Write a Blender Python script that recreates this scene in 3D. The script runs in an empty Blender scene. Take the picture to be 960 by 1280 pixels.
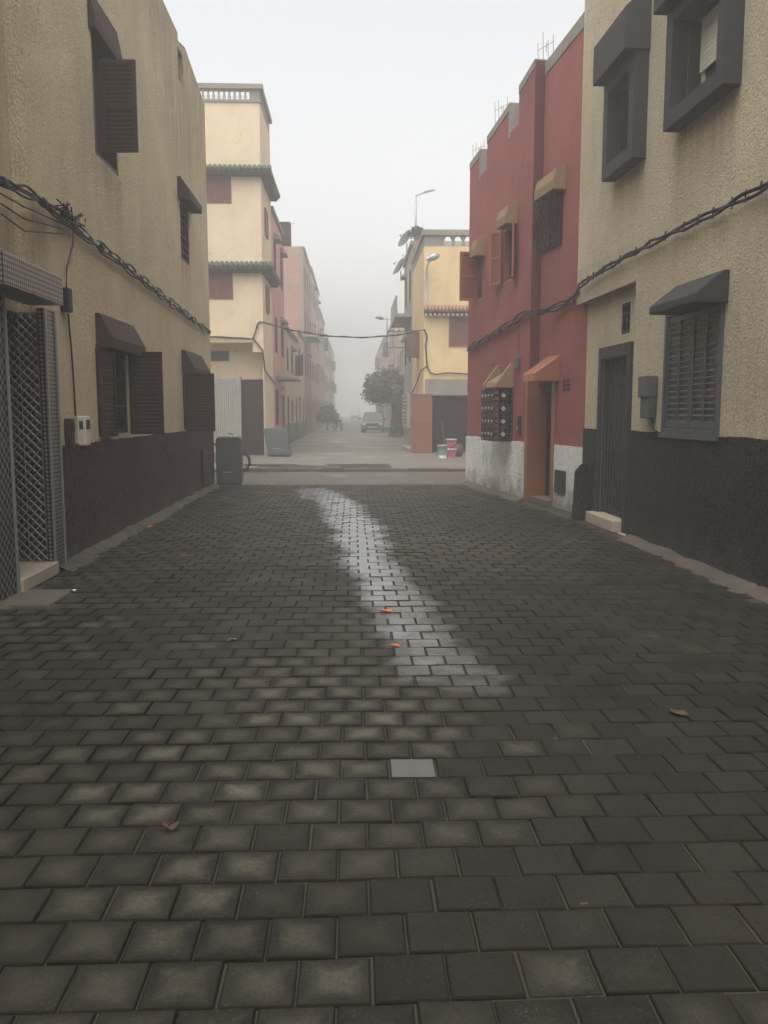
import bpy, math, random
from mathutils import Vector, noise
random.seed(7)
R = math.radians
S = bpy.context.scene
COL = S.collection

# ------------------------------------------------------------------ camera, sky, sun, exposure
F = 1060.0; CX, CY = 480.0, 640.0; PITCH = R(6.8); EYE = 1.55
cam_d = bpy.data.cameras.new('camera'); cam = bpy.data.objects.new('camera', cam_d); COL.objects.link(cam)
cam_d.sensor_fit = 'VERTICAL'; cam_d.sensor_height = 36.0; cam_d.lens = 36.0 * F / 1280.0
cam_d.clip_start = 0.05; cam_d.clip_end = 3000
cam.location = (0, 0, EYE); cam.rotation_euler = (R(90) - PITCH, 0, 0)
S.camera = cam

SUN_EL, SUN_ROT = R(68), R(200)
w = bpy.data.worlds.new('World'); S.world = w; w.use_nodes = True
nt = w.node_tree
bg = nt.nodes['Background']
sky = nt.nodes.new('ShaderNodeTexSky'); sky.sky_type = 'NISHITA'; sky.sun_disc = False
sky.sun_elevation = SUN_EL; sky.sun_rotation = SUN_ROT; sky.air_density = 1.0; sky.dust_density = 6.0; sky.ozone_density = 1.0
hs = nt.nodes.new('ShaderNodeHueSaturation'); hs.inputs['Saturation'].default_value = 0.10
nt.links.new(sky.outputs[0], hs.inputs['Color']); nt.links.new(hs.outputs[0], bg.inputs['Color'])
bg.inputs['Strength'].default_value = 0.15
sd = bpy.data.lights.new('sun', 'SUN'); sd.energy = 0.5; sd.angle = R(100); sd.color = (1.0, 0.98, 0.93)
sun = bpy.data.objects.new('sun', sd); COL.objects.link(sun)
sun.rotation_euler = (R(90) - SUN_EL, 0, R(180) - SUN_ROT)
S.view_settings.view_transform = 'Standard'; S.view_settings.look = 'None'
S.view_settings.exposure = 1.12; S.view_settings.gamma = 1.0
S.cycles.volume_bounces = 2; S.cycles.max_bounces = 8; S.cycles.diffuse_bounces = 4
HAZE_DENSITY = 0.0086

# ------------------------------------------------------------------ geometry helpers
def V(*a): return Vector(a)
Fw = V(0, math.cos(PITCH), -math.sin(PITCH)); Up = V(0, math.sin(PITCH), math.cos(PITCH))
C0 = V(0, 0, EYE)
def ray(u, v): return V(1, 0, 0) * ((u - CX) / F) + Fw + Up * (-(v - CY) / F)
def P(u, v, z=0.0):
    d = ray(u, v); t = (z - EYE) / d.z
    return C0 + d * t
def dir_vp(u): return V((u - CX) / F, 1 / math.cos(PITCH), 0).normalized()

class Fr:
    """a wall's frame: s runs along it away from the camera, z up, o out of the wall"""
    def __init__(f, org, d, side):
        f.O = V(org.x, org.y, 0); f.d = d.copy()
        f.n = V(d.y, -d.x, 0) if side == 'L' else V(-d.y, d.x, 0); f.side = side
    def p(f, s, z, o=0.0): return f.O + f.d * s + f.n * o + V(0, 0, z)
    def sz(f, u, v, o=0.0):
        r = ray(u, v); O = f.O + f.n * o
        t = (O - C0).dot(f.n) / r.dot(f.n); q = C0 + r * t
        return (q - f.O).dot(f.d), q.z
    def s(f, u, v, o=0.0): return f.sz(u, v, o)[0]
    def z(f, u, v, o=0.0): return f.sz(u, v, o)[1]
    def oz(f, s, u, v):
        r = ray(u, v); O = f.O + f.d * s
        t = (O - C0).dot(f.d) / r.dot(f.d); q = C0 + r * t
        return (q - f.O).dot(f.n), q.z
    def shift(f, o): 
        g = Fr(f.O + f.n * o, f.d, f.side); return g
    def out(f, pt): return (V(pt.x, pt.y, 0) - f.O).dot(f.n)

class MB:
    def __init__(m): m.v = []; m.f = []; m.mi = []; m.sm = []
    def face(m, pts, mi=0, sm=False):
        b = len(m.v); m.v += [V(*q) for q in pts]; m.f.append(tuple(range(b, b + len(pts)))); m.mi.append(mi); m.sm.append(sm)
    def obox(m, o, a, b, c, mi=0):
        k = len(m.v)
        m.v += [o, o + a, o + a + b, o + b, o + c, o + a + c, o + a + b + c, o + b + c]
        for q in ((0, 3, 2, 1), (4, 5, 6, 7), (0, 1, 5, 4), (1, 2, 6, 5), (2, 3, 7, 6), (3, 0, 4, 7)):
            m.f.append(tuple(k + i for i in q)); m.mi.append(mi); m.sm.append(False)
        return m
    def box(m, fr, s0, s1, z0, z1, o0, o1, mi=0):
        return m.obox(fr.p(s0, z0, o0), fr.d * (s1 - s0), fr.n * (o1 - o0), V(0, 0, z1 - z0), mi)
    def prism(m, poly, ext, mi=0):
        """poly: list of points, extruded by vector ext"""
        k = len(m.v); n = len(poly)
        m.v += [V(*q) for q in poly] + [V(*q) + ext for q in poly]
        m.f.append(tuple(k + i for i in reversed(range(n)))); m.mi.append(mi); m.sm.append(False)
        m.f.append(tuple(k + n + i for i in range(n))); m.mi.append(mi); m.sm.append(False)
        for i in range(n):
            j = (i + 1) % n
            m.f.append((k + i, k + j, k + n + j, k + n + i)); m.mi.append(mi); m.sm.append(False)
        return m
    def tube(m, pts, r, seg=6, mi=0, cap=True):
        pts = [V(*q) for q in pts]; rr = r if isinstance(r, (list, tuple)) else [r] * len(pts)
        k = len(m.v); up = None
        for i, q in enumerate(pts):
            t = (pts[min(i + 1, len(pts) - 1)] - pts[max(i - 1, 0)])
            if t.length < 1e-9: t = V(0, 0, 1)
            t.normalize()
            a = t.cross(V(0, 0, 1)) if abs(t.z) < .95 else t.cross(V(0, 1, 0))
            a.normalize(); b = t.cross(a)
            for j in range(seg):
                an = 2 * math.pi * j / seg
                m.v.append(q + (a * math.cos(an) + b * math.sin(an)) * rr[i])
        for i in range(len(pts) - 1):
            for j in range(seg):
                j2 = (j + 1) % seg
                m.f.append((k + i * seg + j, k + i * seg + j2, k + (i + 1) * seg + j2, k + (i + 1) * seg + j)); m.mi.append(mi); m.sm.append(True)
        if cap:
            for e in (0, len(pts) - 1):
                m.f.append(tuple(k + e * seg + j for j in range(seg))); m.mi.append(mi); m.sm.append(False)
        return m
    def lathe(m, c, prof, seg=10, mi=0, axis=V(0, 0, 1)):
        pts = [c + axis * h for r, h in prof]; return m.tube(pts, [max(r, .0005) for r, h in prof], seg, mi)

def link(o, parent=None):
    COL.objects.link(o)
    if parent is not None: o.parent = parent
def wloc(o):
    p = o.location.copy()
    while o.parent: o = o.parent; p += o.location
    return p
def build(name, m, mats, parent=None, bevel=0.0, recalc=True):
    me = bpy.data.meshes.new(name)
    xs = [q.x for q in m.v]; ys = [q.y for q in m.v]; zs = [q.z for q in m.v]
    c = V((min(xs) + max(xs)) / 2, (min(ys) + max(ys)) / 2, min(zs))
    me.from_pydata([tuple(q - c) for q in m.v], [], m.f)
    if not isinstance(mats, (list, tuple)): mats = [mats]
    for x in mats: me.materials.append(x)
    me.polygons.foreach_set('material_index', m.mi); me.polygons.foreach_set('use_smooth', m.sm)
    me.update()
    o = bpy.data.objects.new(name, me); link(o, parent)
    o.location = c - (wloc(parent) if parent is not None else V(0, 0, 0))
    if bevel:
        b = o.modifiers.new('bevel', 'BEVEL'); b.width = bevel; b.segments = 2; b.limit_method = 'ANGLE'
    return o
def tag(o, label=None, cat=None, group=None, kind=None):
    if label: o['label'] = label
    if cat: o['category'] = cat
    if group: o['group'] = group
    if kind: o['kind'] = kind
    return o
def thing(name, loc, label, cat, group=None):
    o = bpy.data.objects.new(name, None); link(o); o.location = loc; o.empty_display_size = .2
    return tag(o, label, cat, group)
def copy_tree(o, parent=None):
    c = o.copy(); COL.objects.link(c); c.parent = parent
    for ch in list(o.children): copy_tree(ch, c)
    return c

# ------------------------------------------------------------------ materials
def new_mat(name):
    m = bpy.data.materials.new(name); m.use_nodes = True
    n = m.node_tree; return m, n, n.nodes['Principled BSDF']
def N(n, t, **kw):
    x = n.nodes.new('ShaderNode' + t)
    for k, v in kw.items():
        if k.startswith('_'): setattr(x, k[1:], v)
        else: x.inputs[k.replace('__', ' ')].default_value = v
    return x
def pos(n, scale=(1, 1, 1)):
    g = n.nodes.new('ShaderNodeNewGeometry')
    if scale == (1, 1, 1): return g.outputs['Position']
    mp = n.nodes.new('ShaderNodeMapping'); mp.inputs['Scale'].default_value = scale
    n.links.new(g.outputs['Position'], mp.inputs['Vector']); return mp.outputs[0]
def ntex(n, scale, detail=3, rough=.55, sc=(1, 1, 1), dist=0.0):
    t = N(n, 'TexNoise', Scale=scale, Detail=detail, Roughness=rough, Distortion=dist); n.links.new(pos(n, sc), t.inputs['Vector']); return t.outputs['Fac']
def ramp(n, fac, a, b, ca=(0, 0, 0, 1), cb=(1, 1, 1, 1)):
    r = n.nodes.new('ShaderNodeValToRGB'); e = r.color_ramp.elements
    e[0].position = a; e[1].position = b; e[0].color = ca; e[1].color = cb
    n.links.new(fac, r.inputs[0]); return r.outputs[0]
def mix(n, fac, a, b, mode='MIX'):
    x = n.nodes.new('ShaderNodeMix'); x.data_type = 'RGBA'; x.blend_type = mode
    for sock, val in ((x.inputs[0], fac), (x.inputs[6], a), (x.inputs[7], b)):
        if isinstance(val, (int, float)): sock.default_value = val
        elif isinstance(val, tuple): sock.default_value = val if len(val) == 4 else val + (1,)
        else: n.links.new(val, sock)
    return x.outputs[2]
def math_(n, op, a, b=0.0, c=0.0):
    x = n.nodes.new('ShaderNodeMath'); x.operation = op
    for i, val in enumerate((a, b, c)):
        if isinstance(val, (int, float)): x.inputs[i].default_value = val
        else: n.links.new(val, x.inputs[i])
    return x.outputs[0]
def bump(n, b, h, strength, dist):
    x = n.nodes.new('ShaderNodeBump'); x.inputs['Strength'].default_value = strength; x.inputs['Distance'].default_value = dist
    n.links.new(h, x.inputs['Height'])
    if b.inputs['Normal'].is_linked:
        n.links.new(b.inputs['Normal'].links[0].from_socket, x.inputs['Normal'])
    n.links.new(x.outputs[0], b.inputs['Normal'])
def sc3(c, k): return tuple(min(1, x * k) for x in c)

def plain(name, c, rough=.6, metal=0.0, var=.2, scale=6, bs=0.0, bscale=60, bd=.004, coat=0.0):
    m, n, b = new_mat(name)
    f = ntex(n, scale, 4)
    col = mix(n, f, sc3(c, 1 - var), sc3(c, 1 + var))
    n.links.new(col, b.inputs['Base Color'])
    b.inputs['Metallic'].default_value = metal
    if rough >= .5 and metal < .5: b.inputs['Specular IOR Level'].default_value = .22
    n.links.new(ramp(n, ntex(n, scale * 2.3, 3), .2, .8, (max(0, rough - .1),) * 3 + (1,), (min(1, rough + .1),) * 3 + (1,)), b.inputs['Roughness'])
    if bs: bump(n, b, ntex(n, bscale, 3), bs, bd)
    if coat: b.inputs['Coat Weight'].default_value = coat
    return m

def stucco(name, c, dirt=(.12, .10, .08), grain=38, depth=.012, streak=.45, blotch=.25, mottle_shade=.25, stain_top=None, splash=0.0, rough=.9, strength=1.0, chip=None):
    m, n, b = new_mat(name)
    g1 = ntex(n, grain, 3, .6, (1, 1, .75), .6)
    g2 = ntex(n, grain * 2.7, 2, .5)
    h = math_(n, 'ADD', math_(n, 'MULTIPLY', g1, 1.0), math_(n, 'MULTIPLY', g2, .35))
    base = mix(n, ramp(n, g1, .35, .68), sc3(c, 1 - mottle_shade), sc3(c, 1 + mottle_shade * .5))  # mottle follows the bump height, painting relief shade into the grain's hollows
    big = ntex(n, .9, 4, .6)
    base = mix(n, ramp(n, big, .35, .75), base, mix(n, .5, base, sc3(c, 1 - blotch * 1.6)))
    st = ntex(n, 2.2, 4, .6, (1, 1, .12))
    base = mix(n, math_(n, 'MULTIPLY', ramp(n, st, .52, .78), streak), base, dirt)
    pt = ramp(n, ntex(n, .55, 2, .4, (1, 1, 1), 1.5), .56, .575)
    base = mix(n, math_(n, 'MULTIPLY', pt, .16), base, sc3(c, 1.25))
    vo = N(n, 'TexVoronoi', Scale=.9, _feature='DISTANCE_TO_EDGE')
    wp_ = n.nodes.new('ShaderNodeVectorMath'); wp_.operation = 'ADD'; nn = N(n, 'TexNoise', Scale=2.5, Detail=4.0); n.links.new(pos(n), nn.inputs['Vector'])
    n.links.new(pos(n), wp_.inputs[0]); n.links.new(nn.outputs['Color'], wp_.inputs[1]); n.links.new(wp_.outputs[0], vo.inputs['Vector'])
    ck = math_(n, 'MULTIPLY', ramp(n, vo.outputs['Distance'], .003, .010, (1, 1, 1, 1), (0, 0, 0, 1)), ramp(n, ntex(n, .8, 3), .52, .62))
    base = mix(n, math_(n, 'MULTIPLY', ck, .55), base, sc3(c, .3))
    if chip:
        ch = ramp(n, ntex(n, 1.7, 6, .7), .60, .66)
        base = mix(n, ch, base, chip)
    if splash:
        g = n.nodes.new('ShaderNodeNewGeometry'); sp = n.nodes.new('ShaderNodeSeparateXYZ'); n.links.new(g.outputs['Position'], sp.inputs[0])
        zz = math_(n, 'SUBTRACT', math_(n, 'MULTIPLY', ntex(n, 3.5, 4), .9), sp.outputs[2])
        base = mix(n, math_(n, 'MULTIPLY', ramp(n, zz, .05, .42), splash), base, (.10, .085, .065))
    n.links.new(base, b.inputs['Base Color']); b.inputs['Roughness'].default_value = rough
    b.inputs['Specular IOR Level'].default_value = .25
    bump(n, b, h, strength, depth)
    return m

M = {}
M['beige_l'] = stucco('beige_stucco_left', (.62, .51, .325), grain=46, depth=.03, streak=.16, mottle_shade=.26)
M['beige_r'] = stucco('beige_stucco_right', (.57, .485, .33), grain=46, depth=.04, streak=.3, mottle_shade=.30)
M['plum'] = stucco('plum_dado', (.085, .040, .042), grain=30, depth=.08, streak=.2, mottle_shade=.95, splash=.5, dirt=(.05, .04, .035))
M['black_dado'] = stucco('charcoal_dado', (.026, .022, .021), grain=30, depth=.08, streak=.1, mottle_shade=.95, splash=.25, dirt=(.05, .04, .035))
M['red'] = stucco('red_render', (.25, .078, .068), grain=26, depth=.010, streak=.5, mottle_shade=.10, blotch=.35, dirt=(.20, .065, .05))
M['white_dado'] = stucco('white_dado', (.66, .65, .60), grain=26, depth=.03, streak=.45, mottle_shade=.25, splash=.75, dirt=(.2, .18, .15), chip=(.33, .33, .28, 1))
M['yellow_l'] = stucco('yellow_render', (.60, .48, .33), grain=12, depth=.004, streak=.25, mottle_shade=.04, blotch=.15, dirt=(.33, .24, .14))
M['yellow_r'] = stucco('yellow_render_right', (.60, .45, .24), grain=12, depth=.004, streak=.5, mottle_shade=.05, blotch=.2, dirt=(.3, .25, .17))
M['cream'] = stucco('cream_render', (.52, .44, .31), grain=10, depth=.006, streak=.6, mottle_shade=.08, dirt=(.2, .18, .14), splash=.6)
M['pink'] = stucco('pink_render', (.52, .27, .24), grain=10, depth=.005, streak=.4, mottle_shade=.06, dirt=(.3, .15, .13))
M['brick'] = stucco('bare_brick', (.34, .19, .14), grain=9, depth=.02, streak=.5, mottle_shade=.3, dirt=(.22, .15, .12))
M['grey_wall'] = stucco('grey_render', (.30, .28, .25), grain=9, depth=.01, streak=.5, mottle_shade=.15)
M['rose'] = stucco('faded_rose_render', (.42, .32, .27), grain=8, depth=.008, streak=.5, mottle_shade=.12, dirt=(.25, .18, .15))
M['concrete'] = stucco('bare_concrete', (.23, .21, .18), grain=20, depth=.008, streak=.5, mottle_shade=.15)
M['hood_tan'] = stucco('ochre_hood', (.22, .145, .08), grain=20, depth=.004, streak=.4, mottle_shade=.08, dirt=(.16, .10, .06))
M['brown'] = plain('dark_brown_paint', (.030, .012, .010), .5, var=.25)
M['brown_mid'] = plain('brown_paint', (.13, .055, .04), .55, var=.15)
M['hood_brown'] = plain('brown_canopy', (.040, .021, .017), .8, var=.2, bs=.5)
M['redwood'] = plain('red_brown_shutter', (.22, .075, .05), .5, var=.15)
M['charcoal'] = plain('charcoal_paint', (.028, .026, .026), .75, var=.12, bs=.4, bscale=90)
M['shutter_grey'] = plain('slate_shutter', (.048, .056, .060), .45, var=.1)
M['roller'] = plain('cream_roller', (.64, .61, .50), .5, var=.08)
M['white_pvc'] = plain('white_frame', (.62, .62, .60), .4, var=.05)
M['iron'] = plain('black_iron', (.012, .011, .011), .5, .3, var=.2)
M['rust_iron'] = plain('rusty_iron', (.10, .05, .03), .8, .2, var=.3)
M['interior'] = plain('interior_shade', (.012, .011, .010), .9)  # near black, painting the shade of rooms behind the openings
M['cable'] = plain('black_cable', (.018, .017, .017), .55, var=.2)
M['cable_tie'] = plain('worn_grey_tie', (.30, .29, .27), .6)
M['green_tile'] = plain('green_glazed_tile', (.050, .080, .052), .55, var=.35, scale=14)
M['red_tile'] = plain('faded_red_tile', (.30, .17, .13), .6, var=.2, scale=10)
M['rust_door'] = plain('rust_red_sheet', (.18, .068, .042), .6, var=.15, scale=2.5, bs=.2)
M['copper'] = plain('copper_sheet', (.38, .155, .10), .38, .55, var=.1)
M['tile_brown'] = plain('brown_stone_tile', (.20, .075, .038), .35, var=.25, scale=3)
M['zinc'] = plain('weathered_zinc', (.34, .33, .30), .55, .25, var=.18, scale=3)
M['bin_grey'] = plain('grey_plastic', (.075, .08, .078), .55, var=.1)
M['meter_white'] = plain('pale_plastic', (.52, .49, .42), .5, var=.06)
M['meter_dark'] = plain('dark_brown_plastic', (.03, .022, .018), .5)
M['marble'] = plain('worn_marble', (.36, .31, .235), .35, var=.15, scale=4)
M['slab'] = plain('old_concrete_slab', (.10, .085, .065), .8, var=.3, scale=5, bs=.5)
M['rubber'] = plain('rubber', (.02, .02, .02), .8)
M['car_paint'] = plain('dark_green_grey_paint', (.028, .034, .036), .25, .3, var=.05, coat=.6)
M['van_paint'] = plain('pale_paint', (.12, .14, .15), .7, var=.05)
M['chrome'] = plain('bright_metal', (.6, .6, .6), .3, .9, var=.05)
M['lamp_glass'] = plain('lamp_glass', (.55, .55, .52), .2, var=.05)
M['red_plastic'] = plain('red_plastic', (.45, .03, .03), .35)
M['pink_plastic'] = plain('pink_plastic', (.27, .06, .11), .7)
M['white_plastic'] = plain('white_plastic', (.34, .34, .31), .4)
M['teal_plastic'] = plain('teal_plastic', (.03, .11, .10), .6)
M['orange_leaf'] = plain('orange_leaf', (.55, .13, .03), .6)
M['dry_leaf'] = plain('dry_leaf', (.075, .045, .028), .8)
M['paper'] = plain('crumpled_paper', (.7, .68, .62), .8)
M['bark'] = plain('bark', (.07, .055, .04), .9, var=.3, bs=.8, bscale=20, bd=.02)
M['stud'] = plain('worn_white_stud', (.36, .35, .32), .5)
M['galv'] = plain('galvanised_steel', (.28, .29, .29), .5, .6, var=.1)

def glass(name, c=(.03, .035, .035)):
    m, n, b = new_mat(name); b.inputs['Base Color'].default_value = c + (1,)
    b.inputs['Roughness'].default_value = .07; b.inputs['Specular IOR Level'].default_value = .7
    bump(n, b, ntex(n, 1.5, 2), .05, .02); return m
M['pane'] = glass('window_glass')

def leaf_mat():
    m, n, b = new_mat('dark_green_leaves')
    g = n.nodes.new('ShaderNodeNewGeometry')
    c = mix(n, g.outputs['Random Per Island'], (.012, .026, .013), (.035, .058, .026))
    n.links.new(c, b.inputs['Base Color']); b.inputs['Roughness'].default_value = .5
    b.inputs['Subsurface Weight'].default_value = 0
    return m
M['leaf'] = leaf_mat()

def lattice():
    """dark embossed sheet with a bright diamond pattern"""
    m, n, b = new_mat('embossed_metal')
    g = n.nodes.new('ShaderNodeNewGeometry'); sp = n.nodes.new('ShaderNodeSeparateXYZ'); n.links.new(g.outputs['Position'], sp.inputs[0])
    h = math_(n, 'ADD', math_(n, 'MULTIPLY', sp.outputs[0], 1.0), sp.outputs[1])
    k = math.pi / .085
    a = math_(n, 'ABSOLUTE', math_(n, 'SINE', math_(n, 'MULTIPLY', math_(n, 'ADD', h, sp.outputs[2]), k)))
    c = math_(n, 'ABSOLUTE', math_(n, 'SINE', math_(n, 'MULTIPLY', math_(n, 'SUBTRACT', h, sp.outputs[2]), k)))
    q = math_(n, 'MULTIPLY', a, c)
    col = mix(n, ramp(n, q, .10, .28), (.34, .34, .33), (.022, .022, .024))
    n.links.new(col, b.inputs['Base Color']); b.inputs['Metallic'].default_value = .75
    b.inputs['Roughness'].default_value = .32
    bump(n, b, q, .7, .018)
    return m
M['lattice'] = lattice()

def mesh_tile():
    """pale perforated strip"""
    m, n, b = new_mat('perforated_steel')
    g = n.nodes.new('ShaderNodeNewGeometry'); sp = n.nodes.new('ShaderNodeSeparateXYZ'); n.links.new(g.outputs['Position'], sp.inputs[0])
    k = math.pi / .040
    a = math_(n, 'ABSOLUTE', math_(n, 'SINE', math_(n, 'MULTIPLY', math_(n, 'ADD', sp.outputs[1], math_(n, 'MULTIPLY', sp.outputs[0], 1.0)), k)))
    c = math_(n, 'ABSOLUTE', math_(n, 'SINE', math_(n, 'MULTIPLY', sp.outputs[2], k)))
    col = mix(n, ramp(n, math_(n, 'MULTIPLY', a, c), .30, .60), (.03, .03, .03), (.25, .25, .24))
    n.links.new(col, b.inputs['Base Color']); b.inputs['Metallic'].default_value = .6; b.inputs['Roughness'].default_value = .35
    return m
M['perforated'] = mesh_tile()

def corrugated():
    m = plain('corrugated_zinc', (.40, .385, .345), .5, .2, var=.25, scale=2.5); return m
M['corr'] = corrugated()

# ------------------------------------------------------------------ street frame
T = dir_vp(442); RR = V(T.y, -T.x, 0)
def st(a, b, z=0.0): return RR * a + T * b + V(0, 0, z)
def ab(p): return p.dot(RR), p.dot(T)

L1 = Fr(P(78, 708), T, 'L')
R1 = Fr(P(790, 674), dir_vp(400), 'R')
R2 = Fr(P(583, 604.5), dir_vp(285), 'R')

# ------------------------------------------------------------------ ground
def wet_noise(x, y, s=1.0): return noise.noise(V(x * s, y * s, 3.3))
WET = [P(388, 612), P(420, 628), P(446, 660), P(462, 700), P(494, 745), P(515, 790), P(548, 828), P(596, 852), P(650, 890)]
WID = [.36, .38, .34, .27, .26, .27, .26, .26, .2]
AMT = [.75, .9, .95, .95, .9, .85, .68, .42, .05]
def wetness(x, y):
    best = 0
    for i in range(len(WET) - 1):
        a, b = WET[i], WET[i + 1]; d = V(b.x - a.x, b.y - a.y, 0); q = V(x - a.x, y - a.y, 0)
        t = max(0, min(1, q.dot(d) / d.length_squared)); dist = (q - d * t).length
        wdt = WID[i] * (1 - t) + WID[i + 1] * t; am = AMT[i] * (1 - t) + AMT[i + 1] * t
        wdt *= 1 + .55 * wet_noise(x, y, 2.1)
        k = max(0, min(1, (wdt - dist) / .26 + .5)) * am
        best = max(best, k)
    return best

def paver_mat():
    m, n, b = new_mat('concrete_pavers')
    at = n.nodes.new('ShaderNodeAttribute'); at.attribute_name = 'pv'
    sp = n.nodes.new('ShaderNodeSeparateColor'); n.links.new(at.outputs['Color'], sp.inputs[0])
    rnd, wet, dry = sp.outputs[0], sp.outputs[1], sp.outputs[2]
    uv = n.nodes.new('ShaderNodeUVMap'); su = n.nodes.new('ShaderNodeSeparateXYZ'); n.links.new(uv.outputs[0], su.inputs[0])
    ex = math_(n, 'MULTIPLY', math_(n, 'ABSOLUTE', math_(n, 'SUBTRACT', su.outputs[0], .5)), 2)
    ey = math_(n, 'MULTIPLY', math_(n, 'ABSOLUTE', math_(n, 'SUBTRACT', su.outputs[1], .5)), 2)
    e = math_(n, 'MAXIMUM', ex, ey)
    e = math_(n, 'ADD', e, math_(n, 'MULTIPLY', math_(n, 'SUBTRACT', ntex(n, 9, 4, .6), .5), .9))
    centre = ramp(n, e, .30, .85, (1, 1, 1, 1), (0, 0, 0, 1))
    tone = mix(n, rnd, (.0125, .0118, .0088), (.023, .0215, .016))
    pale = mix(n, rnd, (.060, .054, .038), (.105, .094, .066))
    col = mix(n, math_(n, 'MULTIPLY', centre, dry), tone, pale)
    col = mix(n, .8, col, mix(n, ramp(n, ntex(n, 60, 5, .8), .30, .70), (.35, .35, .35), (1.55, 1.55, 1.55)), 'MULTIPLY')
    spk = N(n, 'TexVoronoi', Scale=70.0); n.links.new(pos(n), spk.inputs['Vector'])
    col = mix(n, math_(n, 'MULTIPLY', ramp(n, spk.outputs['Distance'], .10, .22, (1, 1, 1, 1), (0, 0, 0, 1)), ramp(n, ntex(n, 11, 3), .52, .64)), col, (.11, .10, .08))
    col = mix(n, math_(n, 'MULTIPLY', ramp(n, ntex(n, 1.3, 5, .65), .42, .72), .6), col, (.030, .026, .018))
    col = mix(n, math_(n, 'GREATER_THAN', rnd, 1.5), col, (.105, .105, .098))
    e0 = math_(n, 'MAXIMUM', ex, ey)
    rim = ramp(n, math_(n, 'ADD', e0, math_(n, 'MULTIPLY', math_(n, 'SUBTRACT', ntex(n, 35, 3), .5), .03)), .945, 1.0)
    col = mix(n, rim, col, (.020, .016, .011))
    wn = math_(n, 'ADD', wet, math_(n, 'MULTIPLY', math_(n, 'SUBTRACT', ntex(n, 4.2, 5, .65), .5), 1.0))
    wf = ramp(n, wn, .28, .85)
    col = mix(n, wf, col, mix(n, rim, (.082, .083, .080), (.03, .03, .03)))  # pale base colour also paints in the sky sheen of the wet strip
    n.links.new(col, b.inputs['Base Color'])
    damp = ramp(n, ntex(n, 2.4, 4, .6), .3, .7, (.40,) * 3 + (1,), (.62,) * 3 + (1,))
    ro = mix(n, wf, damp, (.16, .16, .16))
    n.links.new(mix(n, rim, ro, (.8, .8, .8)), b.inputs['Roughness'])
    spec = mix(n, wf, (.13, .13, .13), (1, 1, 1))
    n.links.new(mix(n, rim, spec, (.03, .03, .03)), b.inputs['Specular IOR Level'])
    bump(n, b, math_(n, 'MULTIPLY', ntex(n, 70, 4, .75), math_(n, 'SUBTRACT', 1.0, math_(n, 'MULTIPLY', wf, .9))), .8, .008)
    bump(n, b, ntex(n, 6, 3, .5), .22, .006)
    return m
M['paver'] = paver_mat()

def dirt_mat(name, c, c2, rough=.85, pud=.0, sc=1.0):
    m, n, b = new_mat(name)
    f = ntex(n, 1.1 * sc, 6, .65); col = mix(n, ramp(n, f, .3, .7), c, c2)
    col = mix(n, .5, col, mix(n, ntex(n, 45, 4, .7), (.4, .4, .4), (1.5, 1.5, 1.5)), 'MULTIPLY')
    n.links.new(col, b.inputs['Base Color'])
    pf = ramp(n, ntex(n, .55, 4, .55, (1, .8, 1)), .56, .64)
    n.links.new(mix(n, math_(n, 'MULTIPLY', pf, pud), (rough,) * 3, (.18, .18, .18)), b.inputs['Roughness'])
    bump(n, b, ntex(n, 30, 5, .7), .6, .012)
    return m
M['joint'] = dirt_mat('joint_earth', (.020, .017, .010), (.034, .029, .017), .9)
M['earth'] = dirt_mat('packed_earth', (.13, .105, .078), (.19, .16, .12), .8, .5)
M['asphalt'] = dirt_mat('worn_wet_asphalt', (.045, .038, .028), (.080, .068, .050), .6, .6)
M['far_road'] = dirt_mat('far_road_surface', (.085, .075, .058), (.14, .12, .092), .65, .8)

def sheet(name, pts, z, mat, thick=.06):
    m = MB(); m.prism([V(p.x, p.y, z - thick) for p in pts], V(0, 0, thick)); return tag(build(name, m, mat), kind='structure')
g = MB(); g.obox(V(-290, -60, -.35), V(580, 0, 0), V(0, 380, 0), V(0, 0, .25)); tag(build('ground', g, M['earth']), kind='structure')
B_NEAR = ab(P(440, 605))[1]; B_FAR = ab(P(440, 587.5))[1]
def undul(x, y): return .012 * noise.noise(V(x * .55, y * .45, 4.0)) + .004 * noise.noise(V(x * 1.7, y * 1.6, 8.0))
def bed():
    m = MB(); n_x, n_y = 108, 236; a0, a1, b0, b1 = -5.0, 5.6, -5.0, B_NEAR - .005; ix = []
    for j in range(n_y + 1):
        for i in range(n_x + 1):
            p = st(a0 + (a1 - a0) * i / n_x, b0 + (b1 - b0) * j / n_y); f = noise.noise(V(p.x * 1.3, p.y * 1.1, 2.0)) + .6 * noise.noise(V(p.x * 5, p.y * 5, 6.0))
            p.z = undul(p.x, p.y) - .0085 + .0055 * max(-1, min(1, f)) if b1 - .2 > b0 + (b1 - b0) * j / n_y else -.02; m.v.append(p)
    for j in range(n_y):
        for i in range(n_x):
            k = j * (n_x + 1) + i; m.f.append((k, k + 1, k + n_x + 2, k + n_x + 1)); m.mi.append(0); m.sm.append(True)
    tag(build('paving_bed', m, M['joint']), kind='structure')
bed()
sheet('cross_road', [st(-60, B_NEAR + .003), st(60, B_NEAR + .003), st(60, B_FAR + .3), st(-60, B_FAR + .3)], -.045, M['asphalt'], .04)
sheet('far_street', [st(-60, B_FAR + .12), st(60, B_FAR + .12), st(60, 260), st(-60, 260)], .03, M['far_road'], .10)
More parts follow.
